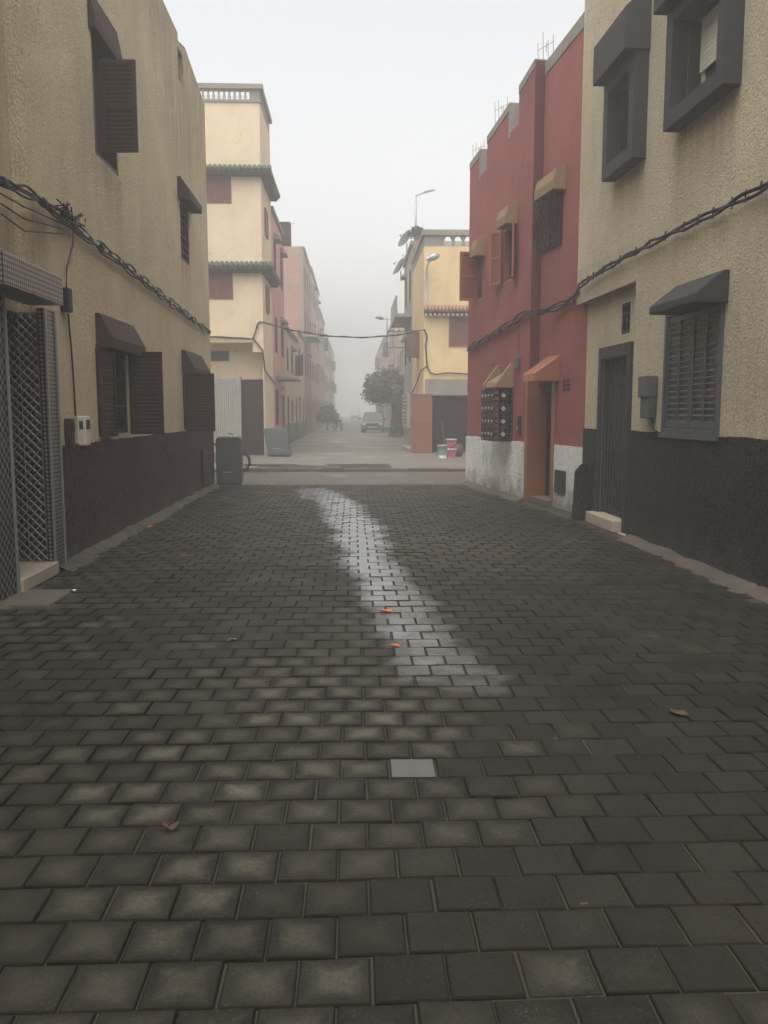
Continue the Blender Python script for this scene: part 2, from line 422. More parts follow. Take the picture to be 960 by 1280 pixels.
# broken kerb line at the far side of the crossing
m = MB(); x = -6.0
while x < 6.5:
    l = random.uniform(.5, 1.3); h = .045 + random.uniform(-.02, .025); dd = random.uniform(-.04, .05)
    m.obox(st(x, B_FAR + dd, -.06), RR * (l - .02), T * (.12 + .11 - dd), V(0, 0, .06 + h)); x += l
tag(build('kerb', m, M['slab'], bevel=.012), kind='structure')
m = MB(); x = -6.0
while x < 6.5:
    l = random.uniform(.4, 1.0)
    m.obox(st(x, B_NEAR - .16, -.06), RR * (l - .015), T * .15, V(0, 0, .06 + random.uniform(-.004, .006))); x += l
tag(build('kerb', m, M['slab'], bevel=.01), kind='structure')

def pavers(name, b0, b1, a0, a1, z, keep, wet=True, PW=.2065, PD=.1985, gap=.007, light=0.0):
    vs, fs, uvs, cols = [], [], [], []
    j = 0; b = b0
    while b < b1:
        off = (j % 2) * PW / 2 + random.uniform(-.006, .006); a = a0 + off - PW
        while a < a1:
            c = st(a + PW / 2, b + PD / 2)
            if keep(c, a, b):
                r = random.random(); dz = z + random.uniform(-.0025, .0025) + (undul(c.x, c.y) if wet else 0); tx = random.uniform(-.004, .004); ty = random.uniform(-.004, .004)
                if r > .975: dz -= .003; tx *= 1.5; ty *= 1.5
                w_ = wetness(c.x, c.y) if wet else .0
                nz = .45 + 1.2 * noise.noise(V(c.x * .45 + 5, c.y * .35, 1.0)) + .35 * noise.noise(V(c.x * 2, c.y * 2, 7.0))
                dry = max(0, min(1, nz - .20 * max(0, c.x + .2) + light + random.uniform(-.28, .28)))
                if c.y > 7: dry *= .75
                if wet and (c - PATCH).length < .105 and not PICK: PICK.append(1); dry = 1.0; r = 6.0; dz += .001
                g2 = gap / 2; k = len(vs); x0, x1, y0, y1 = a + g2, a + PW - g2, b + g2, b + PD - g2; bv = .003
                jx, jy = random.uniform(-.0025, .0025), random.uniform(-.0025, .0025)
                for (ins, dd) in ((bv, 0), (0, -.004), (-.0005, -.04)):
                    for (sx, sy) in ((0, 0), (1, 0), (1, 1), (0, 1)):
                        X = (x0 + ins) if sx == 0 else (x1 - ins); Y = (y0 + ins) if sy == 0 else (y1 - ins)
                        hh = dz + dd + tx * (sx - .5) + ty * (sy - .5)
                        vs.append(tuple(st(X + jx, Y + jy, hh)))
                        wv = wetness(*st(X, Y)[:2]) if wet else 0
                        uvs.append((sx, sy)); cols.append((r, w_ * .30 + wv * .70, dry, 1))
                fs.append((k, k + 1, k + 2, k + 3))
                for L in (0, 4):
                    for i in range(4):
                        i2 = (i + 1) % 4; fs.append((k + L + 4 + i, k + L + 4 + i2, k + L + i2, k + L + i))
            a += PW
        b += PD; j += 1
    me = bpy.data.meshes.new(name); me.from_pydata(vs, [], fs)
    ul = me.uv_layers.new(name='UVMap'); ca = me.color_attributes.new('pv', 'FLOAT_COLOR', 'POINT')
    for i, c in enumerate(cols): ca.data[i].color = c
    for lp in me.loops: ul.data[lp.index].uv = uvs[lp.vertex_index]
    me.materials.append(M['paver']); o = bpy.data.objects.new(name, me); link(o)
    return tag(o, kind='structure')
PATCH = P(500, 966)
PICK = []
def keep_near(c, a, b):
    e = .10 + .06 * noise.noise(V(c.x, c.y * 1.3, 0))
    if L1.out(c) < e + .05: return False
    if R1.out(c) < e + .06 and (c - R1.O).dot(R1.d) < 2.2: return False
    if (c - R1.O).dot(R1.d) >= 2.2 and R2.out(c) < e + .12: return False
    q = c - st(-2.95, 7.05)
    if abs(q.dot(RR)) < .53 and abs(q.dot(T)) < .34: return False
    if PATCH.x - .145 < c.x < PATCH.x + .06 and abs((c - PATCH).dot(T)) < .10 and False: return False
    return True
pavers('road_paving', -2.5, B_NEAR - .36, -4.6, 5.2, 0.0, keep_near)
def keep_far(c, a, b):
    return noise.noise(V(c.x * .8, c.y * .8, 9)) > -.25
pavers('road_paving', B_FAR + .26, B_FAR + 2.0, -2.9, .9, .037, keep_far, wet=False, light=.6)

# ------------------------------------------------------------------ house builder
def panel(m, fr, s0, s1, z0, top, holes, depth_body=8.0, roof=None, thick=.22, ends=True):
    """top: list of segments (sa, za, sb, zb) covering s0..s1; holes: (sa, sb, za, zb, depth, back)"""
    if isinstance(top, (int, float)): top = [(s0, top, s1, top)]
    cuts = {round(s0, 4), round(s1, 4)}
    for h in holes:
        for q in h[:2]:
            if s0 < q < s1: cuts.add(round(q, 4))
    for t in top:
        for q in (t[0], t[2]):
            if s0 < q < s1: cuts.add(round(q, 4))
    cuts = sorted(cuts)
    def tops(a, b):
        mid = (a + b) / 2
        for t in top:
            if t[0] - 1e-4 <= mid <= t[2] + 1e-4:
                f = lambda s: t[1] + (t[3] - t[1]) * (s - t[0]) / max(1e-6, t[2] - t[0])
                return f(a), f(b)
        return top[-1][3], top[-1][3]
    for a, b in zip(cuts, cuts[1:]):
        ta, tb = tops(a, b); mid = (a + b) / 2
        hz = [h for h in holes if h[0] - 1e-4 < mid < h[1] + 1e-4]
        zs = sorted({z0} | {round(q, 4) for h in hz for q in h[2:4] if z0 < q < min(ta, tb)})
        zs.append(None)
        for za, zb in zip(zs, zs[1:]):
            zm = (za + (zb if zb is not None else min(ta, tb))) / 2
            if any(h[2] < zm < h[3] for h in hz): continue
            if zb is None: m.face([fr.p(a, za), fr.p(b, za), fr.p(b, tb), fr.p(a, ta)])
            else: m.face([fr.p(a, za), fr.p(b, za), fr.p(b, zb), fr.p(a, zb)])
    for h in holes:
        sa, sb, za, zb, dp = h[:5]; back = h[5] if len(h) > 5 else 1
        q = lambda s, z, o: fr.p(s, z, o)
        skip = h[6] if len(h) > 6 else ''
        if 'a' not in skip: m.face([q(sa, za, 0), q(sa, zb, 0), q(sa, zb, -dp), q(sa, za, -dp)])
        if 'b' not in skip: m.face([q(sb, za, 0), q(sb, zb, 0), q(sb, zb, -dp), q(sb, za, -dp)])
        m.face([q(sa, zb, 0), q(sb, zb, 0), q(sb, zb, -dp), q(sa, zb, -dp)])
        m.face([q(sa, za, 0), q(sb, za, 0), q(sb, za, -dp), q(sa, za, -dp)])
        if back: m.face([q(sa, za, -dp), q(sb, za, -dp), q(sb, zb, -dp), q(sa, zb, -dp)], 1 if back == 1 else 0)
    lo = min(min(t[1], t[3]) for t in top)
    roof = lo - .7 if roof is None else roof
    for t in top:
        m.face([fr.p(t[0], t[1]), fr.p(t[2], t[3]), fr.p(t[2], t[3], -thick), fr.p(t[0], t[1], -thick)])
        m.face([fr.p(t[0], roof, -thick), fr.p(t[2], roof, -thick), fr.p(t[2], t[3], -thick), fr.p(t[0], t[1], -thick)])
        m.face([fr.p(t[0], roof), fr.p(t[0], t[1]), fr.p(t[0], t[1], -thick), fr.p(t[0], roof, -thick)])
        m.face([fr.p(t[2], roof), fr.p(t[2], t[3]), fr.p(t[2], t[3], -thick), fr.p(t[2], roof, -thick)])
    D = depth_body
    if ends:
        e0, e1 = ends if isinstance(ends, tuple) else (z0, z0)
        for s, zt, zl in ((s0, top[0][1], e0), (s1, top[-1][3], e1)):
            if zl is None: continue
            m.face([fr.p(s, zl), fr.p(s, zt - .001), fr.p(s, zt - .001, -D), fr.p(s, zl, -D)])
    m.face([fr.p(s0, z0, -D), fr.p(s1, z0, -D), fr.p(s1, lo, -D), fr.p(s0, lo, -D)])
    m.face([fr.p(s0, roof), fr.p(s1, roof), fr.p(s1, roof, -D), fr.p(s0, roof, -D)])

def leaf(m, o, d, nrm, w, h, slats=True, fw=.05, th=.03, pitch=.05, cols=1):
    """louvred shutter leaf: o = lower hinge corner, d = unit along its width, nrm = unit across its thickness"""
    zz = V(0, 0, 1)
    m.obox(o, d * fw, nrm * th, zz * h); m.obox(o + d * (w - fw), d * fw, nrm * th, zz * h)
    for z in (0, h - fw): m.obox(o + d * fw + zz * z, d * (w - 2 * fw), nrm * th, zz * fw)
    if h > .9: m.obox(o + d * fw + zz * (h * .5 - fw / 2), d * (w - 2 * fw), nrm * th, zz * fw)
    m.obox(o + d * fw + nrm * (th * .42) + zz * fw, d * (w - 2 * fw), nrm * .004, zz * (h - 2 * fw))
    if slats:
        z = fw + .01
        while z < h - fw - .03:
            m.obox(o + d * fw + zz * z + nrm * .001, d * (w - 2 * fw), nrm * (th - .004) + zz * .022, zz * .007)
            z += pitch
def grille(m, fr, s0, s1, z0, z1, o, r=.008, nv=5, nh=4, curls=False):
    for i in range(nv + 1):
        s = s0 + (s1 - s0) * i / nv; m.tube([fr.p(s, z0, o), fr.p(s, z1, o)], r, 5)
    for i in range(nh + 1):
        z = z0 + (z1 - z0) * i / nh; m.tube([fr.p(s0, z, o), fr.p(s1, z, o)], r, 5)
    if curls:
        for i in range(nv):
            for j in range(nh):
                cs = s0 + (s1 - s0) * (i + .5) / nv; cz = z0 + (z1 - z0) * (j + .5) / nh
                rs = (s1 - s0) / nv * .42; rz = (z1 - z0) / nh * .42
                m.tube([fr.p(cs + rs * math.cos(t * math.pi / 4), cz + rz * math.sin(t * math.pi / 4), o) for t in range(9)], r * .7, 4)
def ring(m, fr, s0, s1, z0, z1, o0, o1, w):
    m.box(fr, s0, s0 + w, z0, z1, o0, o1); m.box(fr, s1 - w, s1, z0, z1, o0, o1)
    m.box(fr, s0 + w, s1 - w, z0, z0 + w, o0, o1); m.box(fr, s0 + w, s1 - w, z1 - w, z1, o0, o1)
def canopy(m, fr, s0, s1, zb, drop, height, out, back=0.0):
    """sloped solid canopy: front edge 'drop' thick, rising to 'height' at the wall"""
    pts = [fr.p(s0, zb, back), fr.p(s0, zb, out), fr.p(s0, zb + drop, out), fr.p(s0, zb + height, out * .25), fr.p(s0, zb + height, back)]
    m.prism(pts, fr.d * (s1 - s0))
def window(house, fr, s0, s1, z0, z1, depth, frame_mat, w=.045, label=None, mull=1, glass_=True, o=0, deep=True):
    m = MB(); ring(m, fr, s0 + .003, s1 - .003, z0 + .003, z1 - .003, o - depth + .03, o - .008 if deep else o - depth + .08, w)
    for i in range(1, mull + 1):
        s = s0 + (s1 - s0) * i / (mull + 1); m.box(fr, s - .02, s + .02, z0 + w, z1 - w, o - depth + .035, o - depth + .075)
    wn = build('window', m, M[frame_mat], house)
    if label: wn['label'] = label
    if glass_:
        p = MB(); p.box(fr, s0 + w, s1 - w, z0 + w, z1 - w, o - depth + .045, o - depth + .055); build('pane', p, M['pane'], wn)
    return wn
def slab_along(m, fr, ranges, z0, z1, o0, o1):
    for a, b in ranges: m.box(fr, a, b, z0, z1, o0, o1)

def dado(m, fr, s0, s1, z1, o=.022, seed=0):
    n_ = max(2, int((s1 - s0) / .05)); prev = None
    for i in range(n_ + 1):
        s = s0 + (s1 - s0) * i / n_
        h = z1 + .012 * noise.noise(V(s * 2.1, seed, 1)) + .010 * noise.noise(V(s * 9, seed, 3)) + .006 * noise.noise(V(s * 31, seed, 7))
        cur = (fr.p(s, 0, o), fr.p(s, h, o), fr.p(s, h, -.01))
        if prev: m.face([prev[0], cur[0], cur[1], prev[1]]); m.face([prev[1], cur[1], cur[2], prev[2]])
        elif True: m.face([fr.p(s, 0, -.01), cur[0], cur[1], cur[2]])
        prev = cur
    m.face([fr.p(s1, 0, -.01), prev[0], prev[1], prev[2]])
def drips_and_shade(key, fr, items, col=(.10, .075, .05)):
    m = M[key]; n = m.node_tree; b = n.nodes['Principled BSDF']; src = b.inputs['Base Color'].links[0].from_socket
    g = n.nodes.new('ShaderNodeNewGeometry')
    sub = n.nodes.new('ShaderNodeVectorMath'); sub.operation = 'SUBTRACT'; n.links.new(g.outputs['Position'], sub.inputs[0]); sub.inputs[1].default_value = fr.O
    dt = n.nodes.new('ShaderNodeVectorMath'); dt.operation = 'DOT_PRODUCT'; n.links.new(sub.outputs[0], dt.inputs[0]); dt.inputs[1].default_value = fr.d
    sp = n.nodes.new('ShaderNodeSeparateXYZ'); n.links.new(g.outputs['Position'], sp.inputs[0])
    S_, Z_ = dt.outputs['Value'], sp.outputs[2]
    Sn = math_(n, 'ADD', S_, math_(n, 'MULTIPLY', math_(n, 'SUBTRACT', ntex(n, 3, 3), .5), .25))
    tex = ramp(n, ntex(n, 7, 4, .6, (1, 1, .10)), .38, .70); tot = None
    for s0, s1, z, L, k in items:
        a = math_(n, 'MULTIPLY', ramp(n, math_(n, 'SUBTRACT', Sn, s0 - .1), 0, .15), ramp(n, math_(n, 'SUBTRACT', s1 + .1, Sn), 0, .15))
        c = math_(n, 'MULTIPLY', ramp(n, math_(n, 'SUBTRACT', z, Z_), 0, .04), ramp(n, math_(n, 'SUBTRACT', Z_, z - L), 0, min(1, L)))
        f = math_(n, 'MULTIPLY', math_(n, 'MULTIPLY', a, c), k); tot = f if tot is None else math_(n, 'MAXIMUM', tot, f)
    n.links.new(mix(n, math_(n, 'MULTIPLY', tot, math_(n, 'ADD', math_(n, 'MULTIPLY', tex, .75), .25)), src, col), b.inputs['Base Color'])

# ------------------------------------------------------------------ LEFT NEAR HOUSE
s43 = L1.s(40, 300); sE = L1.s(267, 605)
lab = 'beige rough stucco house with a plum brown base, filling the left edge of the photo'
H = thing('stucco_house', L1.p(4, 0), lab, 'house')
f2 = L1.shift(-.16)
zt = [L1.sz(206, 0), L1.sz(222, 41), L1.sz(231, 56), L1.sz(256, 131)]
# windows in wall coordinates
def rect(fr, u0, v0a, u1, v1a, o=0.0, ztop=None):
    """near-bottom corner (u0,v0a), far-top corner (u1,v1a)"""
    s0, z0 = fr.sz(u0, v0a, o); s1, z1 = fr.sz(u1, v1a, o); return s0, s1, z0, z1
wA = (L1.s(119, 190), L1.s(148, 215), L1.z(148, 221), L1.z(148, 78))
wB = (L1.s(226, 300), L1.s(236.5, 300), L1.z(236, 332), L1.z(236, 262))
wC = (L1.s(121, 490), L1.s(159, 490), L1.z(159, 541), L1.z(159, 444))
wD = (L1.s(229, 500), L1.s(247, 500), L1.z(240, 536.5), L1.z(240, 471))
slot = (L1.s(222, 80), L1.s(228.5, 80), L1.z(224, 100), L1.z(224, 62))
dr0, dr1 = L1.s(14, 560, .055), L1.s(61, 560, .055)      # street door recess
DZ = L1.z(78, 395)
m = MB()
top = [(s43, zt[0][1], zt[1][0], zt[1][1]), (zt[1][0], zt[1][1] - .12, zt[2][0], zt[2][1] - .04), (zt[2][0], zt[2][1] - .04, sE, zt[3][1])]
hole_door = (s43, dr1, 0, DZ - .05, .32, 1, 'a')
panel(m, L1, s43, sE, 0, top, [wA + (.22,), wB + (.16,), wC + (.20,), wD + (.20,), slot + (.25,), hole_door], 9, ends=(DZ - .05, 0))
panel(m, f2, -32.0, s43 - .002, 0, zt[0][1] + .05, [(dr0, s43 - .01, 0, DZ - .05, .16, 1, 'b')], 8.8, ends=(0, None))
build('wall', m, [M['beige_l'], M['interior']], H)
# dado
dz = L1.z(78, 557)
m = MB(); dado(m, L1, dr1 + .14, sE + .012, dz, seed=1)
build('dado', m, M['plum'], H)
m = MB(); m.box(f2, -32, dr0 - .25, 0, dz, -.01, .022); build('dado', m, M['plum'], H)
m = MB(); m.box(L1, L1.s(250, 590), L1.s(256, 590), .12, .80, .02, .07); build('drain_cover', m, M['brown'], H, bevel=.006)

def open_leaf(wn, fr, s, z0, z1, wdt, ang, mat, dirsign=1, o=0.03, **kw):
    """leaf hinged at s; ang = degrees opened from closed (90 = square to the wall)"""
    a = R(ang); d = fr.d * (math.cos(a) * dirsign) + fr.n * math.sin(a); nr = V(-d.y, d.x, 0)
    m = MB(); leaf(m, fr.p(s, z0, o), d, nr, wdt, z1 - z0, **kw); return build('shutter', m, M[mat], wn, bevel=.003)

drips_and_shade('beige_l', L1, [(wA[0] - .1, wA[1] + .1, wA[2], 1.0, .5), (wB[0], wB[1], wB[2], .8, .55), (wC[0], wC[1], wC[2], .5, .4), (L1.s(150, 60), sE + .2, zt[0][1] + .2, 1.5, .62), (L1.s(205, 60), sE + .2, zt[0][1], 2.8, .5), (L1.s(45, 300) - .9, L1.s(58, 300), L1.z(50, 270), 1.0, .75), (-9, s43, 9.0, 7.0, .3)], (.15, .105, .075))  # last band paints recess shade onto the set-back near wall; others are stains
# window A: upper near window
wn = window(H, L1, *wA, .20, 'brown', mull=1, label='upper window with one brown shutter standing open')
open_leaf(wn, L1, L1.s(124, 190), L1.z(124, 190), L1.z(124, 80), .42, 92, 'brown', 1)
m = MB(); canopy(m, L1, L1.s(111, 60), L1.s(146, 90), wA[3] - .10, .10, .42, .08); build('window_hood', m, M['hood_brown'], H, bevel=.006)
wn = window(H, L1, *wB, .14, 'brown', mull=0, label='small upper window with an iron grille')
m = MB(); grille(m, L1, wB[0] + .03, wB[1] - .03, wB[2] + .03, wB[3] - .03, -.02, .010, 3, 7); build('grille', m, M['iron'], wn)
m = MB(); canopy(m, L1, wB[0] - .18, wB[1] + .18, wB[3] - .04, .12, .36, .21); build('window_hood', m, M['hood_brown'], H, bevel=.006)
wn = window(H, L1, *wC, .18, 'brown', mull=1, label='wide lower window with scrolled grille and both shutters open')
m = MB(); grille(m, L1, wC[0] + .03, wC[1] - .03, wC[2] + .03, wC[3] - .03, -.03, .009, 5, 3, True); build('grille', m, M['iron'], wn)
open_leaf(wn, L1, wC[0] + .02, wC[2] - .02, wC[3] + .04, .50, 6, 'brown', 1)
open_leaf(wn, L1, wC[1] - .02, wC[2] - .02, wC[3] + .04, .43, 88, 'brown', 1)
m = MB(); canopy(m, L1, L1.s(120, 430), L1.s(163, 430), wC[3] - .01, .12, .40, .20); build('window_hood', m, M['hood_brown'], H, bevel=.006)
wn = window(H, L1, *wD, .18, 'brown', mull=1, label='far lower window with brown shutter hiding it')
open_leaf(wn, L1, wD[0] + .02, wD[2] - .02, wD[3] + .03, .50, 80, 'brown', 1)
m = MB(); canopy(m, L1, wD[0] - .05, wD[1] + .2, wD[3] + .02, .10, .40, .22); build('window_hood', m, M['hood_brown'], H, bevel=.006)

# steel clad street door
pr = L1.s(75, 560, .055); nearpost = L1.s(-34, 560)
m = MB(); m.box(L1, dr1, pr, 0, DZ, -.02, .06); fr_door = build('door', m, M['perforated'], H); fr_door['label'] = 'steel clad street door with embossed diamond pattern'
m = MB(); m.box(L1, nearpost, dr0, 0, DZ, -.16, .055); build('door_post', m, M['lattice'], fr_door, bevel=.004)
m = MB(); m.box(L1, dr0 - .03, dr0 - .003, 0.0, DZ, .057, .075); m.box(L1, dr1 + .0, dr1 + .03, 0.0, DZ, .062, .075); m.box(L1, pr - .03, pr, 0.0, DZ, .062, .075); build('door_trim', m, M['galv'], fr_door)
m = MB(); m.box(L1, dr0, s43 - .012, .13, DZ - .06, -.318, -.27); m.box(L1, s43 - .01, dr1 - .02, .13, DZ - .06, -.318, -.27)
m.box(L1, dr1 - .018, dr1 - .003, .13, DZ - .06, -.27, -.0); build('door_leaf', m, M['lattice'], fr_door)
for zc in (L1.z(36, 474, -.27), L1.z(36, 493, -.27)):
    m = MB(); sm = L1.s(36, 480, -.27); m.box(L1, sm - .11, sm + .11, zc - .045, zc + .045, -.268, -.255); build('door_plate', m, M['galv'], fr_door, bevel=.004)
m = MB(); m.box(L1, nearpost, L1.s(80, 392, .30), DZ, DZ + .25, -.02, .30); build('door_canopy', m, M['perforated'], fr_door, bevel=.006)
m = MB(); m.box(L1, dr0, dr1, 0, .12, -.31, .10); build('doorstep', m, M['marble'], H, bevel=.01)

# meters and boxes on this wall
def meter(fr, u0, u1, u2, v0, v1, mat, label):
    s0 = fr.s(u0, (v0 + v1) / 2, .023); dep = max(.06, min(.16, fr.oz(s0, u1, v1)[0])); s1 = max(s0 + .12, fr.s(u2, (v0 + v1) / 2, dep)); s1 = min(s1, s0 + .32)
    z0 = fr.oz(s0, u1, v1)[1]; z1 = fr.oz(s0, u1, v0)[1]
    t = thing('meter_box', fr.p((s0 + s1) / 2, z0), label, 'meter box')
    m = MB(); m.box(fr, s0, s1, z0, z1, .0, dep); build('casing', m, M[mat], t, bevel=.012)
    m = MB(); m.box(fr, s0 + .02, s1 - .02, z0 + (z1 - z0) * .55, z1 - .04, dep - .001, dep + .008); build('cover', m, M['meter_dark'] if mat != 'meter_dark' else M['iron'], t, bevel=.003)
    m = MB(); m.obox(fr.p(s0 - .004, z0 + (z1 - z0) * .55, dep * .35), fr.d * .005, fr.n * dep * .4, V(0, 0, (z1 - z0) * .28)); build('dial_window', m, M['pane'], t)
    return t
meter(L1, 83, 90, 93, 523, 560, 'meter_dark', 'dark brown meter box beside the steel clad door')
meter(L1, 98, 108, 113, 520, 557, 'meter_white', 'cream meter box on the left wall below the wide window')

def strand(fr_pts, n=3, r=.011, spread=.03, tw=5.0, sag=0.0, seed=1, ties=.35, name='cable_bundle'):
    """fr_pts: list of world points; strands that part and meet again along it"""
    rnd = random.Random(seed)
    pts = []; L = 0
    for a, b in zip(fr_pts, fr_pts[1:]):
        k = max(2, int((b - a).length / .06))
        for i in range(k):
            t = i / k; q = a.lerp(b, t); q.z -= sag * 4 * t * (1 - t) * (b - a).length; pts.append(q)
    pts.append(fr_pts[-1])
    m = MB()
    for j in range(n):
        ph = rnd.uniform(0, 6.28); path = []; L = 0
        for i, q in enumerate(pts):
            if i: L += (q - pts[i - 1]).length
            amp = spread * (.30 + .70 * abs(math.sin(L * tw * .5 + 2.2 * noise.noise(V(L * 1.3, seed, 0))))) * (1 + .5 * noise.noise(V(L * 2.1, seed, 4)))
            lvl = (j - (n - 1) / 2) / max(1, (n - 1) / 2)
            path.append(q + V(0, 0, lvl * amp + .006 * math.sin(L * 9 + ph)) + V(.008 * math.sin(L * 7 + ph * 2), 0, 0))
        m.tube(path, r * rnd.uniform(.8, 1.15), 5)
    L = 0; nxt = 0
    for i in range(1, len(pts)):
        L += (pts[i] - pts[i - 1]).length
        if ties and abs(math.sin(L * tw * .5)) < .12 and L > nxt:
            d = (pts[i] - pts[i - 1]).normalized(); m.tube([pts[i] - d * .04, pts[i] + d * .04], spread * .75, 6); nxt = L + .3
    return m
o_ = .06
cp = [L1.p(L1.s(-60, 190, o_), L1.z(-60, 190, o_), o_), L1.p(L1.s(0, 226, o_), L1.z(0, 226, o_), o_), L1.p(L1.s(45, 246, o_), L1.z(45, 246, o_), o_), L1.p(L1.s(90, 282, o_), L1.z(90, 282, o_), o_),
      L1.p(L1.s(160, 335, o_), L1.z(160, 335, o_), o_), L1.p(L1.s(220, 383, o_), L1.z(220, 383, o_), o_), L1.p(L1.s(263, 416, o_), L1.z(263, 416, o_), o_)]
cb = thing('cable_bundle', cp[3], 'thick black cable bundle sagging along the left beige wall', 'cable')
build('main_cable', strand(cp, 4, .012, .055, 7.0, 0, 3), M['cable'], cb)
# pale ties between strands
sA = L1.s(105, 300, o_); sB = L1.s(250, 400, o_); i = 0; s = sA
while s < sB:
    # follow the bundle
    for a, b in zip(cp, cp[1:]):
        ra, rb = (a - L1.O).dot(L1.d), (b - L1.O).dot(L1.d)
        if ra <= s <= rb:
            q = a.lerp(b, (s - ra) / (rb - ra)); dd = (b - a).normalized()
            m = MB(); m.obox(q - dd * .09 + L1.n * .02 - V(0, 0, .016), dd * .18, L1.n * .008, V(0, 0, .032)); build('cable_sleeve', m, M['cable_tie'], cb)
    s += .36
m = MB(); rnd = random.Random(4)
for j in range(4):
    c = L1.p(L1.s(72 + j * 6, 262 + j * 5, o_), L1.z(72 + j * 6, 262 + j * 5, o_) + .02, .09)
    for k in range(3):
        m.tube([c + V(rnd.uniform(-.08, .08), rnd.uniform(-.1, .1), rnd.uniform(-.06, .07)) for _ in range(5)], .008, 5)
for k in range(3):
    zz = .1 + .08 * k
    m.tube([cp[1] - V(0, 0, zz), cp[1].lerp(cp[2], .6) - V(0, 0, zz * 1.3), cp[2].lerp(cp[3], .7) - V(0, 0, zz * .6), cp[3]], .008, 5)
build('loose_wires', m, M['cable'], cb)
jb = thing('junction_box', L1.p(L1.s(85, 391), L1.z(85, 391)), 'black junction box with a hanging wire above the steel door', 'junction box')
m = MB(); sj = L1.s(85, 375, .06); m.box(L1, sj - .07, sj + .07, L1.z(85, 390, .06), L1.z(85, 360, .06), 0, .09); build('box', m, M['iron'], jb, bevel=.02)
m = MB(); a = L1.p(sj, L1.z(85, 360, .06), .05); b = L1.p(L1.s(92, 285, .05), L1.z(92, 285, .05), .05); m.tube([a, a.lerp(b, .3) - L1.d * .06, a.lerp(b, .7) + L1.d * .03, b], .009, 5); build('wire', m, M['cable'], jb)

m = MB(); sm_ = L1.s(86, 400, .03); sm2 = L1.s(95, 520, .03); m.tube([L1.p(sm_, L1.z(86, 392, .03), .025), L1.p(sm_ + .06, L1.z(90, 440, .03), .025), L1.p(sm2, L1.z(95, 500, .03), .025), L1.p(sm2, L1.z(96, 520, .03), .025)], .010, 6); build('meter_wire', m, M['cable'], jb)
# ------------------------------------------------------------------ RIGHT NEAR HOUSE (beige)
r_far = R1.s(721, 380); r_d = R1.s(790, 500)
H = thing('stucco_house', R1.p(0, 0), 'beige stucco house with a charcoal base and framed windows, filling the right edge', 'house')
ztop = R1.z(733, -10) 
OH = R1.z(722, 381); RC = .12
fR = R1.shift(-RC)
w1 = (R1.s(803, 100), R1.s(757, 150), R1.z(755, 214, .16), R1.z(757, 100, .16))
def hole_from(fr, un, uf, vb, vt, o):   # front opening on the plane o out
    return fr.s(un, (vb + vt) / 2, o), fr.s(uf, (vb + vt) / 2, o), None, None
OUT1 = .17
n1, f1 = R1.s(809, 150), R1.s(754, 150, OUT1)
zb1, zt1 = R1.z(753.5, 226, OUT1), R1.z(755.5, 104, OUT1)
n2, f2_ = R1.s(929, 60), R1.s(831, 100, OUT1)
zb2, zt2 = R1.z(830, 164, OUT1), R1.z(834, 14, OUT1)
shn, shf = R1.s(903, 460), R1.s(832, 460)
shb, sht = R1.z(832, 541), R1.z(832, 392)
fw = .16
vent = (R1.s(788, 395, -RC), R1.s(777, 395, -RC), R1.z(778, 418, -RC), R1.z(778, 380, -RC))
dn, df = R1.s(784, 560, -RC), R1.s(752, 560, -RC); dzt = R1.z(770, 447, -RC)
m = MB()
ztopR = R1.z(735, -30)
panel(m, R1, -32, r_far, 0, ztopR, [(n1 + fw, f1 - fw, zb1 + fw, zt1 - .02, .20), (n2 + fw, f2_ - fw, zb2 + fw, zt2 - .02, .20), (shn, shf, shb, sht, .10), (r_d, r_far, 0, OH, RC, 0, 'b')], 9, ends=(0, OH))
m.face([R1.p(r_far, 0, -RC - .6), R1.p(r_far, OH, -RC - .6), R1.p(r_far, OH, -9), R1.p(r_far, 0, -9)])
panel(m, fR, r_d, R1.s(737, 600, -RC) + .35, 0, OH, [vent + (.15,), (dn, df, 0, dzt, .25, 1)], 4, ends=False)
build('wall', m, [M['beige_r'], M['interior']], H)
dzr = R1.z(800, 539)
m = MB(); dado(m, R1, -32, r_d, dzr, seed=2)
fe = R1.s(737, 600, -RC) + .3
build('dado', m, M['black_dado'], H)
m = MB(); m.box(fR, df + .12, fe, 0, R1.z(740, 536, -RC), -.01, .022); build('dado', m, M['black_dado'], H)
